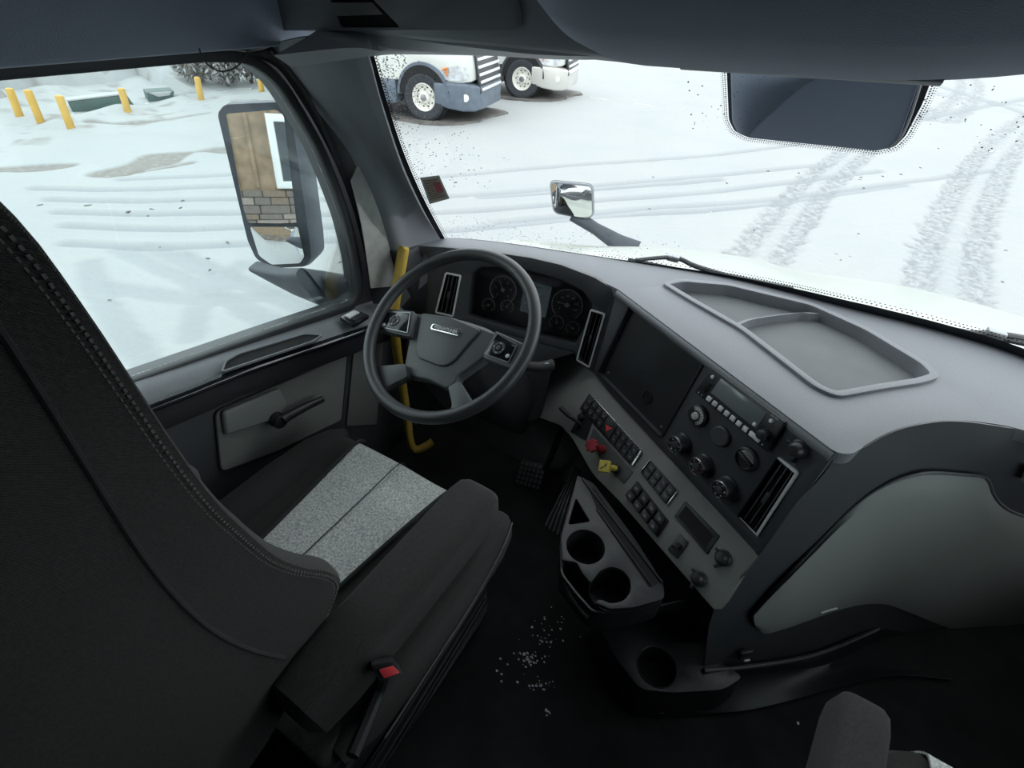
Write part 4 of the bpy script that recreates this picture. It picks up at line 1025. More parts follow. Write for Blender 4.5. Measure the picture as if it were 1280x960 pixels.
    bm = BM(); yz_prism(bm, [(.0, .0), (.55, .0), (.55, .03), (.0, .03)], -.93, xi, .006); o('base_plate', bm, BLACK)
    if s > 0: return root
    bm = BM(); yz_prism(bm, [(.0, .17), (.5, .255), (.5, .285), (.0, .22)], -.352, -.343, .003, rr=.006); yz_prism(bm, [(.0, .10), (.5, .19), (.5, .21), (.0, .13)], -.352, -.343, .003, rr=.006); o('side_rail', bm, BLACK)
    return root
seat(-1, 'black cloth driver seat with light grey felt insert, folded-down armrest and tall backrest', None)
seat(1, 'passenger seat at the bottom right edge, only its armrest and cushion corner in view', None)
# seat belt buckle
bk = thing('seat_belt_buckle', 'seat belt buckle with bright red release button beside the driver seat base', 'buckle', XZ(470, 900, 0, -.305))
Pb = Plane(XZ(483, 838, 0, -.300), n=(.45, -.25, .86), ex=(.9, .35, -.3))
bm = BM(); q = rnd(Pb.uvs([(463, 831), (492, 826), (504, 842), (474, 852)]), .004, 3); prism(bm, q, -.075, .0, Pb.M, b=.004); obj('buckle_housing', bm, BLACK, bk)
bm = BM(); prism(bm, rnd(Pb.uvs([(473, 837), (491, 832), (500, 841), (480, 848)]), .002, 2), .0, .004, Pb.M, b=.001); obj('release_button', bm, RED, bk)
bm = BM(); prism(bm, Pb.uvs([(466, 832), (488, 828), (490, 831), (469, 836)]), .0, .001, Pb.M); obj('tongue_slot', bm, HOLE, bk)
bm = BM(); e = Pb.pt(*Pb.uv(484, 840), -.075); tube(bm, crom([e, e + V((-.01, -.02, -.08)), XZ(440, 945, 0, -.31)], 5), .012, 8); obj('buckle_stalk', bm, BLACK, bk)
# salt crumbs and wet snow on the floor mat
bm = BM(); rd = random.Random(11)
for (x, y, n, s_) in ((676, 782, 9, 9), (684, 801, 12, 6), (657, 820, 26, 8), (666, 828, 16, 7), (677, 857, 22, 8), (687, 891, 8, 4), (640, 835, 10, 14), (700, 775, 8, 12), (1000, 905, 2, 3), (690, 800, 10, 30)):
    for k in range(n):
        p = AX(2, .0005).hit(x + rd.gauss(0, s_), y + rd.gauss(0, s_ * .6))
        t = BM(); bmesh.ops.create_icosphere(t, subdivisions=1, radius=rd.uniform(.0008, .0034)); t.transform(T(*p) @ Matrix.Diagonal((1.3, 1, .45, 1))); merge(bm, t)
single('snow_crumbs', bm, mat('melting_snow_crumbs', (.62, .66, .70), .3), 'small white crumbs of melting snow scattered on the black floor mat', 'snow', kind='stuff')
# ================================================================== OUTSIDE
from mathutils import noise
GZ = -1.2
GP = AX(2, GZ)
def gpt(x, y): return GP.hit(x, y)
# tyre tracks: centre lines in ground coordinates, (points, half width, kind)
def gl_(px): return [gpt(*p) for p in px]
TR = []
def track(px, w, kind): TR.append(([V((p.x, p.y)) for p in crom(gl_(px), 5)], w, kind))
# churned double wheel tracks
track([(915, 355), (948, 322), (980, 281), (1008, 245), (1040, 214), (1075, 186), (1110, 160), (1150, 135)], .40, 'churn')
track([(1183, 372), (1188, 330), (1197, 290), (1215, 245), (1238, 205), (1265, 172), (1300, 145)], .47, 'churn')
track([(1110, 92), (1190, 112), (1240, 128), (1290, 145)], .30, 'rut')
track([(1182, 75), (1205, 90), (1212, 110), (1200, 130), (1175, 150)], .5, 'churn')
track([(1120, 100), (1180, 118), (1235, 127), (1290, 133)], .35, 'churn')
track([(1150, 150), (1220, 135), (1290, 122)], .3, 'rut')
for px in ([(480, 227), (554, 221), (700, 208), (880, 195), (1000, 180)], [(470, 250), (606, 242), (760, 231), (880, 221), (1040, 205)],
           [(470, 268), (610, 262), (760, 250), (880, 241), (1100, 214)], [(480, 292), (588, 286), (760, 270), (900, 262), (1130, 232)],
           [(600, 246), (760, 236), (900, 225)], [(620, 278), (800, 262), (960, 250), (1240, 214)],
           [(40, 236), (160, 238), (285, 233), (400, 235)], [(60, 250), (180, 252), (285, 249), (420, 250)], [(70, 266), (180, 268), (300, 266), (420, 268)], [(80, 283), (200, 287), (310, 284), (430, 283)],
           [(80, 305), (200, 309), (320, 304), (430, 300)], [(150, 225), (230, 222), (290, 219)]):
    track(px, .12, 'rut')
for px in ([(150, 312), (240, 352), (340, 405)], [(185, 308), (280, 345), (390, 385)], [(110, 330), (130, 380), (180, 450)], [(140, 360), (230, 372), (330, 370)], [(240, 420), (250, 380), (300, 330)], [(220, 318), (300, 352), (400, 392)]):
    track(px, .16, 'soft')
for px, w in (([(150, 214), (185, 205), (215, 195), (245, 189), (285, 186)], .35), ([(165, 216), (200, 211), (240, 203)], .12), ([(-20, 213), (40, 210), (92, 206)], .2), ([(110, 152), (170, 153), (260, 141)], .15)):
    track(px, w, 'slush_shade')
def seg_d(p, a, b):
    ab = b - a; t = max(0, min(1, (p - a).dot(ab) / max(ab.length_squared, 1e-9))); q = a + ab * t
    return (p - q).length, (ab.x * (p.y - q.y) - ab.y * (p.x - q.x))
BBX = [(min(p.x for p in t[0]) - t[1] - .4, max(p.x for p in t[0]) + t[1] + .4, min(p.y for p in t[0]) - t[1] - .4, max(p.y for p in t[0]) + t[1] + .4) for t in TR]
def bank(x, y):
    """snow bank rising on the far left"""
    d = -x - 15.6
    if d < -2.2: return 0
    if d < 0: return max(0, .05 + .16 * noise.noise(V((x * 1.3, y * 1.3, 5)))) * min(1, (d + 2.2))
    h = .05 + min(1, d / 3) * .30 + max(0, d - 3) * .075
    n = noise.noise(V((x * .45, y * .45, 2))) * .5 + noise.noise(V((x * 1.3, y * 1.3, 5))) * .22 + abs(noise.noise(V((x * 2.7, y * 2.7, 9)))) * .14
    k = .3 if (x > -18.5 and 5 < y < 8.8) else 1
    n += .5 * abs(noise.noise(V((x * .9, y * .9, 7)))) * min(1, max(0, d - 1)) + .12 * noise.noise(V((x * 3.1, y * 3.1, 4)))
    return max(0, k * (h + n * min(1, d / 2)))
def snow(name, xs, ys, fine=True):
    bm = BM(); cl = bm.verts.layers.float_color.new('wear_shade'); R_ = []
    for y in ys:
        row = []
        for x in xs:
            z = GZ + bank(x, y) + noise.noise(V((x * .25, y * .25, 0))) * .03 + noise.noise(V((x * 1.5, y * 1.5, 0))) * .008
            churn = slush_shade = soft = 0; p = V((x, y))
            if fine:
                for (pl, w, kd), bb in zip(TR, BBX):
                    if not (bb[0] < x < bb[1] and bb[2] < y < bb[3]): continue
                    d = min(seg_d(p, pl[i], pl[i + 1])[0] for i in range(len(pl) - 1))
                    e = d + .25 * w * noise.noise(V((x * 6, y * 6, 1)))
                    if kd == 'churn':
                        k = max(0, min(1, (w - e) / .05)); mid = max(0, min(1, (d - w * .16) / .05))
                        churn = max(churn, k * (.25 + .75 * mid)); z -= k * (.03 * mid) - k * mid * .035 * noise.noise(V((x * 14, y * 14, 3)))
                    elif kd == 'rut':
                        k = max(0, 1 - abs(d) / w); z -= .035 * k; z += .015 * max(0, 1 - abs(d - w * 1.1) / (w * .5)); soft = max(soft, k * .95)
                    elif kd == 'soft':
                        k = max(0, min(1, (w - e) / .06)); soft = max(soft, k * .5); z -= .02 * k
                    else:
                        k = max(0, min(1, (w * (1 + .9 * noise.noise(V((x * 1.4, y * 1.4, 8)))) - d) / .08)); slush_shade = max(slush_shade, k); z -= .03 * k
            if x < -12.6:
                kb = min(1, (-x - 12.6) / 1.2); slush_shade = max(slush_shade, kb * max(0, min(1, (noise.noise(V((x * 1.9, y * 1.9, 12))) + .6 * noise.noise(V((x * 5, y * 5, 3))) - .16) * 2.6)) * .75)  # on the bank this slush tone also paints shadows between snow clumps
            v = bm.verts.new((x, y, z)); v[cl] = (churn, slush_shade, soft, 1); row.append(v)
        R_.append(row)
    for j in range(len(ys) - 1):
        for i in range(len(xs) - 1): bm.faces.new((R_[j][i], R_[j][i + 1], R_[j + 1][i + 1], R_[j + 1][i]))
    return bm
def lin(a, b, n): return [a + (b - a) * k / n for k in range(n + 1)]
sm = mat('packed_snow', (.5, .5, .5), .7); nt = sm.node_tree; N = nt.nodes; L = nt.links; pb = N['Principled BSDF']
at_ = N.new('ShaderNodeAttribute'); at_.attribute_name = 'wear_shade'; sep = N.new('ShaderNodeSeparateColor'); L.new(at_.outputs['Color'], sep.inputs[0])
tc = N.new('ShaderNodeTexCoord'); n1 = N.new('ShaderNodeTexNoise'); n1.inputs['Scale'].default_value = 9; n1.inputs['Detail'].default_value = 7; n1.inputs['Roughness'].default_value = .65; L.new(tc.outputs['Object'], n1.inputs['Vector'])
n2 = N.new('ShaderNodeTexNoise'); n2.inputs['Scale'].default_value = .8; n2.inputs['Detail'].default_value = 5; L.new(tc.outputs['Object'], n2.inputs['Vector'])
def mixc(fac, a, b):
    m = N.new('ShaderNodeMix'); m.data_type = 'RGBA'
    if isinstance(fac, float): m.inputs[0].default_value = fac
    else: L.new(fac, m.inputs[0])
    for i, c in ((6, a), (7, b)):
        if isinstance(c, tuple): m.inputs[i].default_value = (*c, 1)
        else: L.new(c, m.inputs[i])
    return m.outputs[2]
def ramp(src, p0, p1, v0=0, v1=1):
    m = N.new('ShaderNodeMapRange'); m.inputs[1].default_value = p0; m.inputs[2].default_value = p1; m.inputs[3].default_value = v0; m.inputs[4].default_value = v1; L.new(src, m.inputs[0]); return m.outputs[0]
def mul(a, b):
    m = N.new('ShaderNodeMath'); m.operation = 'MULTIPLY'; L.new(a, m.inputs[0])
    if isinstance(b, float): m.inputs[1].default_value = b
    else: L.new(b, m.inputs[1])
    return m.outputs[0]
SNOWC = (.362, .370, .372)
c = mixc(ramp(n2.outputs['Fac'], .35, .7), SNOWC, (.345, .36, .367))
c = mixc(mul(sep.outputs['Red'], ramp(n1.outputs['Fac'], .40, .58)), c, (.235, .25, .262))
c = mixc(mul(sep.outputs['Blue'], 1.0), c, (.25, .27, .285))
c = mixc(mul(sep.outputs['Green'], ramp(n1.outputs['Fac'], .25, .55, .45, 1)), c, (.20, .185, .17))
L.new(c, pb.inputs['Base Color']); pb.inputs['Specular IOR Level'].default_value = .2
bn = N.new('ShaderNodeBump'); bn.inputs['Strength'].default_value = .5; bn.inputs['Distance'].default_value = .04; L.new(n1.outputs['Fac'], bn.inputs['Height']); L.new(bn.outputs[0], pb.inputs['Normal'])
bm = snow('g', lin(-15.5, -1.2, 260), lin(.4, 16, 270)); g = struct('ground', bm, sm)
bm = snow('g', lin(-1.2, 8.5, 190), lin(2.0, 16, 250)); struct('ground', bm, sm)
bm = snow('g', lin(-4, 60, 70), lin(40, 90, 40), False); struct('ground', bm, sm)
bm = snow('g', lin(12, 60, 50), lin(16, 40, 30), False); struct('ground', bm, sm)
bm = snow('g', lin(-45, -15.5, 190), lin(-2, 18, 170), False); struct('ground', bm, sm)
bm = snow('g', lin(-90, -45, 40), lin(-10, 30, 40), False); struct('ground', bm, sm)
bm = snow('g', lin(-45, -15.5, 20), lin(-10, -2, 10), False); struct('ground', bm, sm)
bm = snow('g', lin(-4, 12, 140), lin(15.98, 40, 150)); struct('ground', bm, sm)
bm = snow('g', lin(-70, -4, 90), lin(16, 90, 90), False); struct('ground', bm, sm)
bm = snow('g', lin(8.5, 60, 50), lin(-40, 16, 50), False); struct('ground', bm, sm)
bm = snow('g', lin(-15.5, -1.2, 40), lin(-40, .4, 60), False); struct('ground', bm, sm)
bm = snow('g', lin(-1.2, 8.5, 20), lin(-40, 2.0, 60), False); struct('ground', bm, sm)
bm = snow('g', lin(-70, -15.5, 20), lin(-60, -10, 20), False); struct('ground', bm, sm)
# dark clods and leaves lying on the snow
bm = BM(); rd = random.Random(5)
spots = [(207, 280), (262, 338), (110, 257), (185, 270), (190, 262), (160, 265), (137, 375), (226, 260), (120, 256), (50, 257), (260, 323), (200, 309), (630, 198), (425, 290), (425, 328), (636, 200), (877, 305), (1073, 292), (1253, 352), (1062, 321), (1045, 318), (1080, 235), (1075, 225), (1150, 210), (960, 214), (908, 229), (898, 313), (1076, 222), (905, 316), (740, 276), (812, 261), (860, 247)]
for (x, y) in spots + [(rd.uniform(60, 420), rd.uniform(225, 330)) for _ in range(8)] + [(rd.uniform(560, 1270), rd.uniform(200, 330)) for _ in range(14)]:
    p = gpt(x, y); s_ = rd.uniform(.010, .038) * max(.5, p.length / 9)
    t = BM(); bmesh.ops.create_icosphere(t, subdivisions=1, radius=s_)
    for v in t.verts: v.co *= rd.uniform(.6, 1.2)
    t.transform(T(p.x, p.y, GZ + s_ * .1) @ R(rd.uniform(0, 3), 'Z') @ Matrix.Diagonal((1.5, .7, .35, 1))); merge(bm, t)
single('mud_clods', bm, mat('mud_clod_brown', (.12, .11, .10), .9), 'small dark clods and leaves strewn over the snowy yard', 'clods', kind='stuff')
# ---- yellow bollards
bl = [((8, 109), (27, 150), 'leftmost leaning yellow bollard post at the left edge, in snow'), ((31, 111), (52, 154), 'second yellow bollard post from the left, no green box beside it'),
      ((70, 118), (90, 162), 'tallest nearest yellow bollard post in front of the green box left end'), ((148, 109), (161, 142), 'yellow bollard post in front of the green box right end'),
      ((243, 95), (252, 126), 'yellow bollard post before the snowy shrubs'), ((322, 98), (328, 119), 'yellow bollard post peeking above the driver side mirror')]
for k, (a, b, lb) in enumerate(bl):
    B0 = gpt(b[0], b[1]); B0.z = GZ + max(0, bank(B0.x, B0.y)) - .1
    # post foot stands in the snow; top found on the vertical plane through the foot
    vn = V((B0.x, B0.y, 0)).normalized(); TP = Plane(B0, n=vn)
    B1 = TP.hit(a[0] + 3, a[1] + 1); B0 = TP.hit(b[0], b[1] + 1)
    bm = BM(); ax = (B1 - B0); h = ax.length; q = ax.to_track_quat('Z', 'Y').to_matrix().to_4x4()
    lathe(bm, T(*B0) @ q, [(.075, -.25), (.075, h - .04), (.065, h - .01), (.04, h), (0, h)], 20)
    o = single('bollard', bm, BOLL, lb, 'bollard', 'yellow bollards along the snow bank')
# ---- green boxes
def facing(px, kz=GZ):
    p = AX(2, kz).hit(*px); return p
vn = V(facing((125, 140))).xy.normalized()
PG = Plane(facing((130, 138)), n=(-vn.x, -vn.y, 0))
bm = BM(); q = PG.uvs([(84, 127), (158, 118), (172, 138), (96, 150)]); prism(bm, rnd(q, .04, 2), -.35, 0, PG.M, b=.03)
gbx = thing('utility_box', 'long dark green metal utility box half sunk in the snow bank', 'utility box', PG.hit(130, 150))
obj('body', bm, mat('dark_green_metal', (.045, .095, .085), .5, mott=.3, mscale=2), gbx)
bm = BM(); q = PG.uvs([(82, 125), (158, 116), (159, 118), (84, 127)]); prism(bm, q, -.38, .01, PG.M, b=.01); obj('snow_cap', bm, mat('settled_snow', (.38, .39, .395), .8), gbx)
PG2 = Plane(facing((200, 127)), n=(-vn.x, -vn.y, 0))
bn_ = thing('dumpster', 'small open dark green bin sunk in snow right of the utility box', 'bin', PG2.hit(200, 131))
q = PG2.uvs([(183, 116), (218, 114), (217, 122), (202, 126), (196, 131), (187, 130)])
bm = BM(); prism(bm, q, -.7, 0, PG2.M, b=.02); obj('body', bm, mat('dark_green_metal', (.045, .095, .085), .5), bn_)
bm = BM(); q = PG2.uvs([(186, 116), (214, 114), (212, 119), (198, 121)]); prism(bm, q, .0, .03, PG2.M, b=.01); obj('snow_fill', bm, mat('settled_snow', (.38, .39, .395), .8), bn_)
# ---- snowy shrubs
def shrub(px, r, h, seed, label):
    p = gpt(*px); rd = random.Random(seed); z = GZ + bank(p.x, p.y)
    t_ = thing('snowy_shrub', label, 'shrub', (p.x, p.y, z), group='snow dusted shrubs on the bank')
    b1, b2, b3 = BM(), BM(), BM()
    for k in range(14):
        a = rd.uniform(0, 2 * PI); q = V((p.x + math.cos(a) * r * .6 * rd.random(), p.y + math.sin(a) * r * .6 * rd.random(), z + h * rd.uniform(.5, .95))); tube(b1, [V((p.x, p.y, z - .1)), (V((p.x, p.y, z)) + q) / 2 + V((.05, 0, 0)), q], .02, 5)
    for k in range(1500):
        u = V((rd.gauss(0, 1), rd.gauss(0, 1), rd.gauss(0, 1))).normalized() * rd.uniform(.6, 1) ; c = V((p.x + u.x * r, p.y + u.y * r, z + h * .5 + u.z * h * .5))
        e = V((rd.gauss(0, 1), rd.gauss(0, 1), rd.gauss(0, 1))).normalized(); f = e.cross(u).normalized() if e.cross(u).length > .1 else e.orthogonal()
        s_ = rd.uniform(.05, .12); bb = b2 if rd.random() < .66 else b3
        vs = [bb.verts.new(c + e * s_), bb.verts.new(c + f * s_ * .35), bb.verts.new(c - e * s_), bb.verts.new(c - f * s_ * .35)]; bb.faces.new(vs)
    obj('branches', b1, mat('shrub_bark', (.09, .075, .06), .9), t_)
    obj('foliage', b2, mat('dry_shrub_leaf', (.15, .135, .115), .9), t_, kind='stuff')
    obj('snow_tufts', b3, mat('settled_snow', (.38, .39, .395), .8), t_, kind='stuff')
shrub((252, 112), .65, 1.5, 1, 'brown snow dusted shrub behind the yellow bollard, left one')
shrub((286, 112), .65, 1.7, 2, 'rounded snow dusted shrub left of the mirror top, middle one')
shrub((316, 108), .65, 2.0, 3, 'dark snow dusted shrub next to the window pillar, rightmost')
shrub((890, 38), 1.6, 3.0, 4, 'dark bare shrub far away at the sensor cover left edge')

# ================================================================== PARKED TRUCKS
def truck(px_wheel, ang, bump_mat, label, rimc, seed):
    W0 = gpt(*px_wheel)
    M = T(W0.x, W0.y, GZ) @ R(ang, 'Z') @ T(0, 1.12, 0)     # local: x forward, y left, wheel centre right at (0,-1.12)
    t = thing('semi_truck', label, 'truck', M=M, group='white semi trucks parked in the snow')
    def o(n, bm, m, par=t, **k): return obj(n, bm, m, par, local=True, **k)
    XZm = Matrix(((1, 0, 0, 0), (0, 0, -1, 0), (0, 1, 0, 0), (0, 0, 0, 1)))
    secs = []
    for x, w, z0, z1 in ((-1.35, 1.20, .84, 2.02), (-.8, 1.19, .84, 1.98), (-.2, 1.17, .84, 1.92), (.4, 1.12, .84, 1.84), (.85, 1.00, .84, 1.74), (1.08, .86, .86, 1.66), (1.16, .74, .9, 1.6)):
        secs.append([V((x, p.x, p.y)) for p in rnd([(-w, z0), (w, z0), (w * .97, z1 - .35), (w * .62, z1), (-w * .62, z1), (-w * .97, z1 - .35)], [.03, .03, .25, .3, .3, .25], 5)])
    bm = BM(); loft(bm, secs); o('hood', bm, WHITE)
    bm = BM(); secs = []
    for x, z1, w in ((-1.32, 2.2, 1.2), (-1.36, 2.4, 1.22), (-1.9, 3.25, 1.2), (-2.3, 3.6, 1.18), (-4.0, 3.9, 1.22)):
        secs.append([V((x, p.x, p.y)) for p in rnd([(-w, .55), (w, .55), (w, z1 - .2), (w - .2, z1), (-w + .2, z1), (-w, z1 - .2)], .12, 4)])
    loft(bm, secs); o('cab', bm, WHITE)
    bm = BM(); box(bm, T(-1.63, 0, 2.78) @ R(-.55, 'Y'), .03, 2.1, .85, .01); o('windshield', bm, GLOSS)
    for s in (-1, 1):
        bm = BM(); prism(bm, rnd([(-2.9, 2.0), (-1.65, 1.95), (-1.95, 2.75), (-2.9, 2.75)], .08, 4), 1.205, 1.222, XZm if s < 0 else T(0, 2.427, 0) @ XZm, b=.005)
        o('side_window', bm, GLOSS)
        bm = BM(); prism(bm, rnd([(-3.0, .75), (-1.40, .75), (-1.40, 1.95), (-3.0, 1.95)], .06, 4), 1.196, 1.206, XZm if s < 0 else T(0, 2.40, 0) @ XZm, holes=[rnd([(-2.98, .77), (-1.42, .77), (-1.42, 1.93), (-2.98, 1.93)], .06, 4)]); d_ = o('door_seam', bm, DARK)
        bm = BM(); box(bm, T(-2.75, s * 1.225, 1.65), .22, .03, .07, .01); o('door_handle', bm, BLACK)
    # bumper and dark lower skirt
    bm = BM(); secs = []
    for x, w, z0, z1 in ((.30, 1.20, .42, .86), (.62, 1.19, .33, .86), (.95, 1.10, .28, .84), (1.18, .92, .27, .80), (1.30, .70, .30, .76)):
        secs.append([V((x, p.x, p.y)) for p in rnd([(-w, z0), (w, z0), (w, z1), (-w, z1)], .05, 3)])
    loft(bm, secs); o('bumper', bm, bump_mat)
    bm = BM(); box(bm, T(-2.35, 0, .60), 3.3, 2.40, .50, .04); o('side_skirt', bm, bump_mat)
    bm = BM(); box(bm, T(-2.3, 0, .38), 2.0, 2.3, .06, .02); o('step', bm, STEEL)
    for s in (-1, 1):
        bm = BM(); cyl(bm, T(1.02, s * 1.02, .56) @ R(s * -PI / 2, 'X') @ R(0, 'Z'), .08, .05, b=.01); o('fog_light', bm, SILVER)
        bm = BM(); secs = []
        for x, y, h in ((.42, 1.125, .03), (.60, 1.10, .13), (.82, 1.03, .15), (1.0, .92, .11), (1.06, .86, .03)):
            secs.append([V((x, s * (y + d), 1.03 + p)) for p, d in ((-h, .01), (h, -.02), (h, -.10), (-h, -.08))])
        loft(bm, secs); hl = o('headlight', bm, mat('headlight_glass', (.55, .58, .6), .1, coat=1, mott=.5, mscale=8))
        bm = BM(); tube(bm, [V((.50, s * 1.12, 1.10)), V((.62, s * 1.105, 1.14)), V((.60, s * 1.11, 1.0))], .025, 6); o('turn_lamp', bm, mat('amber_lens', (.75, .22, .04), .3), hl)
        bm = BM(); lathe(bm, T(0, s * 1.14, .56) @ R(PI / 2, 'X'), [(.61, -.05), (.67, -.05), (.67, .05), (.61, .05)], 30, 0, PI); o('wheel_arch', bm, bump_mat if bump_mat is BUMPER else DARK)
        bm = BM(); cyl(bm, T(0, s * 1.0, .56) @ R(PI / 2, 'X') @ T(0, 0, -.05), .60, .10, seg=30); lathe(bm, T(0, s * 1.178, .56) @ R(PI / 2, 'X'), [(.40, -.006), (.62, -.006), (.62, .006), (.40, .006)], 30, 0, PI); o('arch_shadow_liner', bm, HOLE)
        # wheel
        Mw = T(0, s * .97, .52) @ R(-s * -PI / 2 * -1, 'X') if False else T(0, s * .96, .52) @ R(PI / 2 * (1 if s < 0 else -1), 'X')
        bm = BM(); lathe(bm, Mw, [(.29, .0), (.29, .20), (.34, .225), (.46, .235), (.51, .20), (.52, .12), (.52, -.05), (.3, -.06)], 40); w_ = o('tyre', bm, TYRE)
        bm = BM(); lathe(bm, Mw, [(.30, .20), (.285, .225), (.27, .20), (.25, .12), (.20, .10), (.13, .12), (.12, .20), (.07, .22), (0, .22)], 36); o('wheel_rim', bm, rimc, w_)
        for k in range(10):
            a = 2 * PI * k / 10; bm = BM(); cyl(bm, Mw @ T(.215 * math.cos(a), .215 * math.sin(a), .096), .026, .012, seg=12); o('rim_hole', bm, HOLE, w_)
            if k % 2 == 0: bm = BM(); cyl(bm, Mw @ T(.155 * math.cos(a + .3), .155 * math.sin(a + .3), .11), .016, .03, seg=8); o('wheel_nut', bm, STEEL, w_)
        bm = BM(); cyl(bm, Mw @ T(0, 0, .20), .075, .04, b=.01, seg=20); o('hub_cap', bm, STEEL, w_)
    # grille: frame, dark back and chrome slats, each slat its own part
    bm = BM(); Mg = T(1.19, 0, 1.14) @ R(-.16, 'Y')
    box(bm, Mg, .06, 1.5, 1.06, .03); gr = o('grille', bm, BLACK)
    for k in range(7):
        bm = BM(); w = 1.44 - .03 * abs(k - 3); box(bm, Mg @ T(.045, 0, -.45 + k * .15), .05, w, .06, .015); o('grille_slat', bm, mat('snowy_chrome_slat', (.72, .74, .76), .35, metal=.3), gr)
    bm = BM(); prism(bm, rnd([(-.55, -.05), (.0, -.05), (.0, .05), (-.55, .05)], .02), 0, .01, T(-.1, -1.155, 1.72) @ R(PI / 2, 'X')); o('hood_vent', bm, BLACK)
    return t
RIMW = mat('white_steel_rim', (.74, .73, .68), .45)
t1 = truck((533, 152), math.radians(14), BUMPER, 'white semi truck with slate bumper, nearest of the two parked trucks', RIMW, 1)
t2 = truck((652, 124), math.radians(14), mat('silver_bumper', (.55, .54, .51), .3, metal=.3), 'white semi truck with silver bumper parked behind the first one', RIMW, 2)
# dark patch that paints the shadow on the snow under each truck
for t_ in (t1, t2):
    c = WM[t_.name]
    bm = BM(); pts = [(1.0, -1.0), (1.25, -.2), (1.1, .9), (-4, 1.2), (-4, -1.1), (-1.2, -1.15), (-.6, -1.32), (.2, -1.42)]
    pts = [(p.x + rd.uniform(-.05, .05), p.y + rd.uniform(-.05, .05)) for p in crom([(a, b, 0) for a, b in pts], 6, closed=True)]
    prism(bm, rnd(pts, .0, 6), -.02, .045, T(c.translation.x, c.translation.y, 0) @ R(math.radians(14), 'Z') @ T(0, 0, GZ)); bm2 = struct('ground', bm, mat('painted_truck_shadow', (.16, .15, .14), .6, mott=.4, mscale=3))

# ================================================================== OWN HOOD, WIPERS, MIRRORS
oh = thing('truck_hood', 'cream white hood of this truck seen through the windshield base', 'hood', (.1, 2.2, .0))
def hp_(x, y, z): return AX(2, z).hit(x, y)
far = [(700, 309), (755, 312), (838, 311), (936, 323), (999, 339), (1131, 358), (1280, 397), (1420, 440)]
zf = [.50, .47, .40, .36, .36, .36, .36, .36]
r3 = [hp_(x, y, z) for (x, y), z in zip(far, zf)]
xs_ = [-1.0, -.72, -.42, -.12, .18, .5, .82, 1.1]
r0 = [V((x, 1.62 - .12 * (x - .1) ** 2, .66)) for x in xs_]
r1 = [a.lerp(b, .33) + V((0, 0, .03)) for a, b in zip(r0, r3)]; r2 = [a.lerp(b, .7) + V((0, 0, .03)) for a, b in zip(r0, r3)]
for r_ in (r1, r2):
    for p in r_: pass
r4 = [p + V((0, .18, -.14)) for p in r3]; r5 = [p + V((0, .24, -.6)) for p in r3]
bm = BM(); grid(bm, [r0, r1, r2, r3, r4, r5], thick=.01, n1=4, n2=4); obj('hood_shell', bm, CREAM, oh)
bm = BM(); grid(bm, [[V((p.x, p.y + .012, .772)) for p in WB[2::6]], [V((p.x, p.y + .12, .66)) for p in WB[2::6]], [V((p.x, p.y + .30, .655)) for p in WB[2::6]]], thick=.006); obj('cowl', bm, mat('cowl_black', (.03, .035, .042), .5), oh)
# hood mirror on its stalk
hm = thing('hood_mirror', 'small rounded hood mirror on a dark arm reflecting the yard', 'mirror', CAM + ray(795, 312) * (2.6 / FPX))
hc = CAM + ray(714, 250) * (2.45 / FPX)
PM = Plane(hc, n=((CAM - hc).normalized() + V((.35, -1.0, -.05)).normalized() * .9), ex=(1, .2, 0))
q = rnd(PM.uvs([(687, 226), (741, 231), (742, 271), (728, 273), (692, 266)]), .03, 5)
bm = BM(); loft(bm, [[PM.pt(p.x, p.y, 0) for p in q], [PM.pt(p.x, p.y, -.015) for p in inset(q, -.004)], [PM.pt(p.x, p.y, -.05) for p in inset(q, .012)], [PM.pt(p.x, p.y, -.065) for p in inset(q, .04)]]); obj('shell', bm, MIRH, hm)
bm = BM(); prism(bm, inset(q, -.002), -.004, .004, PM.M, holes=[inset(q, .008)], b=.001); obj('rim', bm, mat('pale_mirror_rim', (.35, .38, .42), .4), hm)
def convex(P_, q, R_, name, par):
    bm = BM(); c = V((sum(p.x for p in q) / len(q), sum(p.y for p in q) / len(q)))
    rings = []
    for k in range(9):
        s = k / 8; rings.append([P_.pt(*(c + (p - c) * s), .004 + (max((w - c).length_squared for w in q) - ((p - c) * s).length_squared) / (2 * R_)) for p in q])
    t = BM(); rv = [[t.verts.new(p) for p in r] for r in rings[1:]]; cv = t.verts.new(rings[0][0])
    m = len(q)
    for i in range(m): t.faces.new((cv, rv[0][i], rv[0][(i + 1) % m]))
    for a, b in zip(rv[:-1], rv[1:]):
        for i in range(m): t.faces.new((a[i], b[i], b[(i + 1) % m], a[(i + 1) % m]))
    bmesh.ops.recalc_face_normals(t, faces=t.faces); merge(bm, t); obj(name, bm, MIRROR, par)
convex(PM, inset(q, .007), .55, 'mirror_glass', hm)
bm = BM(); a0 = CAM + ray(716, 268) * (2.50 / FPX); a1 = CAM + ray(786, 312) * (2.5 / FPX)
loft(bm, [sup(a0.lerp(a1, t), _r * .5 + _u * .85, _d, w, .02, 3, 14) for t, w in ((0, .035), (.4, .030), (.8, .045), (1.1, .07))]); obj('arm', bm, MIRH, hm)
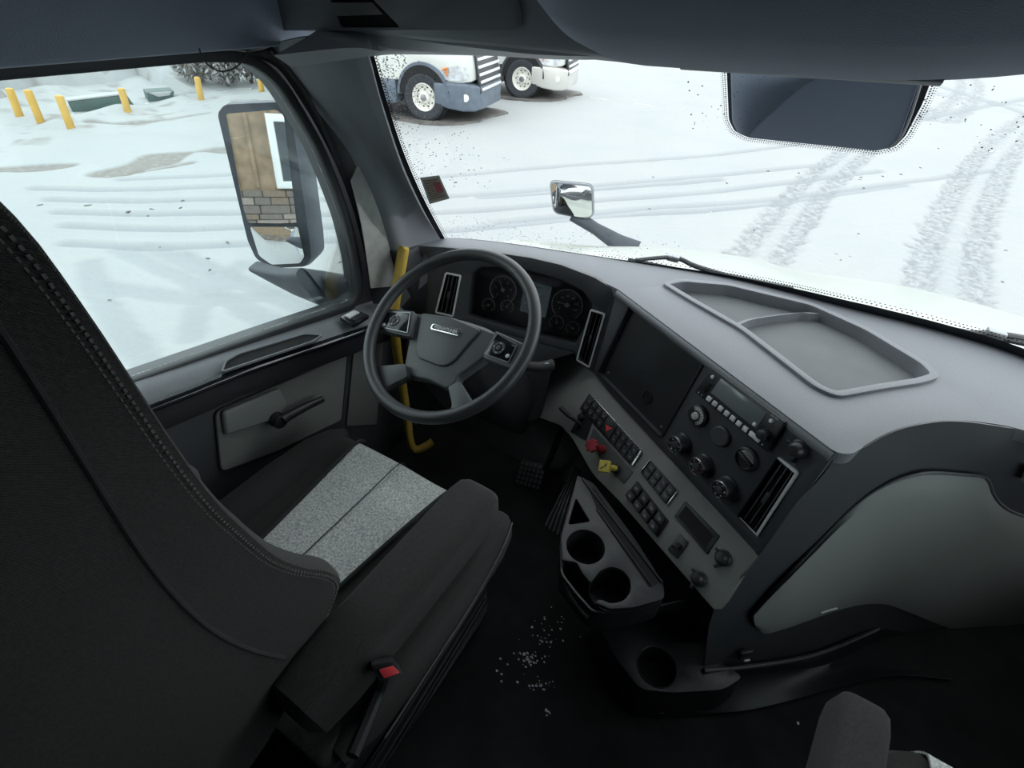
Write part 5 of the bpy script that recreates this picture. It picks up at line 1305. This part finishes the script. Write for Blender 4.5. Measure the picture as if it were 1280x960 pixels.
# door mirror
dm = thing('door_mirror', 'tall black door mirror with flat glass above a convex wide-angle glass', 'mirror', XZ(430, 375, 0, -1.17))
mc = CAM + ray(330, 225) * (1.5 / FPX)
MN = V((.43, -.90, .10)).normalized()
MP = Plane(mc, n=MN, ex=(.9, .43, 0))
face = [(275, 143), (283, 133), (350, 130), (362, 138), (386, 300), (388, 322), (381, 331), (340, 333), (322, 322), (312, 300)]
q = rnd(MP.uvs(face), .012, 4)
bm = BM(); loft(bm, [[MP.pt(p.x, p.y, .004) for p in inset(q, .004)], [MP.pt(p.x, p.y, .004) for p in inset(q, -.005)], [MP.pt(p.x, p.y, -.02) for p in inset(q, -.010)], [MP.pt(p.x, p.y, -.10) for p in inset(q, -.006)], [MP.pt(p.x, p.y, -.13) for p in inset(q, .01)], [MP.pt(p.x, p.y, -.15) for p in inset(q, .04)]]); obj('housing', bm, MIRH, dm)
g1 = rnd(MP.uvs([(284, 142), (347, 137), (356, 144), (372, 279), (312, 278), (306, 262)]), .008, 3)
bm = BM(); prism(bm, g1, .003, .006, MP.M); obj('flat_glass', bm, MIRROR, dm, smooth=False)
g2 = rnd(MP.uvs([(314, 282), (373, 283), (383, 318), (378, 326), (342, 328), (326, 318)]), .008, 4)
CVP = Plane(MP.hit(349, 305) + MP.n * .008, n=MP.n + V((-.10, .0, -.16)), ex=(.9, .43, 0))
convex(CVP, [V(p) for p in rnd(CVP.uvs([(314, 282), (373, 283), (383, 318), (378, 326), (342, 328), (326, 318)]), .008, 4)], .35, 'convex_glass', dm)
# big rounded shell behind the glass and the arm to the door
P13 = lambda x, y, d: CAM + ray(x, y) * (d / FPX)
ARM = [(P13(318, 333, 1.50), .008), (P13(340, 343, 1.50), .026), (P13(362, 352, 1.48), .042), (P13(390, 359, 1.44), .062), (AX(0, -1.19).hit(418, 363), .068), (AX(0, -1.12).hit(450, 368), .066)]
bm = BM(); loft(bm, [sup(p, V((.40, .20, -.90)).normalized(), (-.4, .9, 0), ww, .03, 3.5, 18) for p, ww in ARM]); obj('arm', bm, MIRH, dm)
# wipers
def wiper(pts, blade, label):
    w = thing('windshield_wiper', label, 'wiper', pts[0], group='windshield wipers on the cowl')
    bm = BM(); tube(bm, crom(pts, 5), lambda t: .006 + .004 * t, 8); obj('arm', bm, BLACK, w)
    bm = BM(); tube(bm, crom(blade, 5), .008, 6); obj('blade', bm, RUB, w)
    bm = BM(); box(bm, T(*pts[1]), .04, .03, .02, .005); obj('joint', bm, STEEL, w)
def wz(x, y, z=.80): return AX(2, z - .04).hit(x, y)
wiper([wz(795, 325, .83), wz(842, 322, .83), wz(870, 333, .82), wz(910, 345, .80), wz(990, 362, .78)], [wz(785, 325, .82), wz(870, 342, .815), wz(960, 360, .805), wz(1030, 374, .80)], 'black wiper with curved arm lying at the windshield base left')
wiper([wz(1195, 415, .83), wz(1245, 417, .83), wz(1285, 424, .82), wz(1330, 435, .8)], [wz(1195, 413, .82), wz(1260, 425, .815), wz(1330, 440, .81)], 'black wiper at the windshield base far right edge')

# ================================================================== BUILDING (seen in the door mirror)
bd_ = thing('yard_building', 'tan board-sided building with stone base seen in the door mirror', 'building', (-6.0, -8, GZ))
SID = mat('tan_siding', (.34, .245, .16), .8, mott=.35, mscale=5); STO = [mat('stone_%s' % n, c, .9, mott=.4, mscale=14) for n, c in (('grey', (.22, .19, .17)), ('brown', (.26, .20, .15)), ('pale', (.36, .31, .27)))]
BX0, BX1, BY = -11.0, -.6, -7.0
bm = BM(); box(bm, T((BX0 + BX1) / 2, BY - 2, GZ + 2.6), BX1 - BX0, 4, 5.2); obj('wall', bm, SID, bd_)
bm = BM(); x = BX0; n = 0
while x < BX1 and n < 60:
    bm = BM(); box(bm, T(x, BY + .02, GZ + 3.2), .06, .05, 4.0, .006); obj('batten', bm, SID, bd_); x += .30; n += 1
rd = random.Random(2); stones = []
base_me = []
for mi in range(3):
    t = BM(); box(t, Matrix(), 1, .1, 1, .02); me = bpy.data.meshes.new('stone'); t.to_mesh(me); t.free(); me.materials.append(STO[mi]); base_me.append(me)
z = 0; cnt = 0
while z < 1.15:
    h = rd.uniform(.09, .16); x = BX0
    while x < BX1 and cnt < 295:
        w = rd.uniform(.22, .55)
        o = bpy.data.objects.new('stone', base_me[rd.randrange(3)]); col.objects.link(o); o.parent = bd_
        o.location = V((x + w / 2, BY + .05 + rd.uniform(-.012, .012), GZ + z + h / 2)) - WM[bd_.name].translation; o.scale = (w - .012, 1, h - .01); x += w; cnt += 1
    z += h
wx, wz_ = -3.4, 1.55
bm = BM(); prism(bm, [(-.58, -.56), (.58, -.56), (.58, .56), (-.58, .56)], 0, .09, T(-1.42, BY + .03, .56) @ R(PI / 2, 'X') @ R(PI, 'Y') @ R(0, 'Z'), holes=[[(-.47, -.45), (.47, -.45), (.47, .45), (-.47, .45)]], b=.005)
wf = obj('window_frame', bm, mat('white_trim', (.75, .76, .75), .5), bd_)
bm = BM(); box(bm, T(-1.42, BY + .02, .56), .94, .04, .9); obj('window_pane', bm, mat('dark_window_glass', (.05, .06, .07), .1), wf)
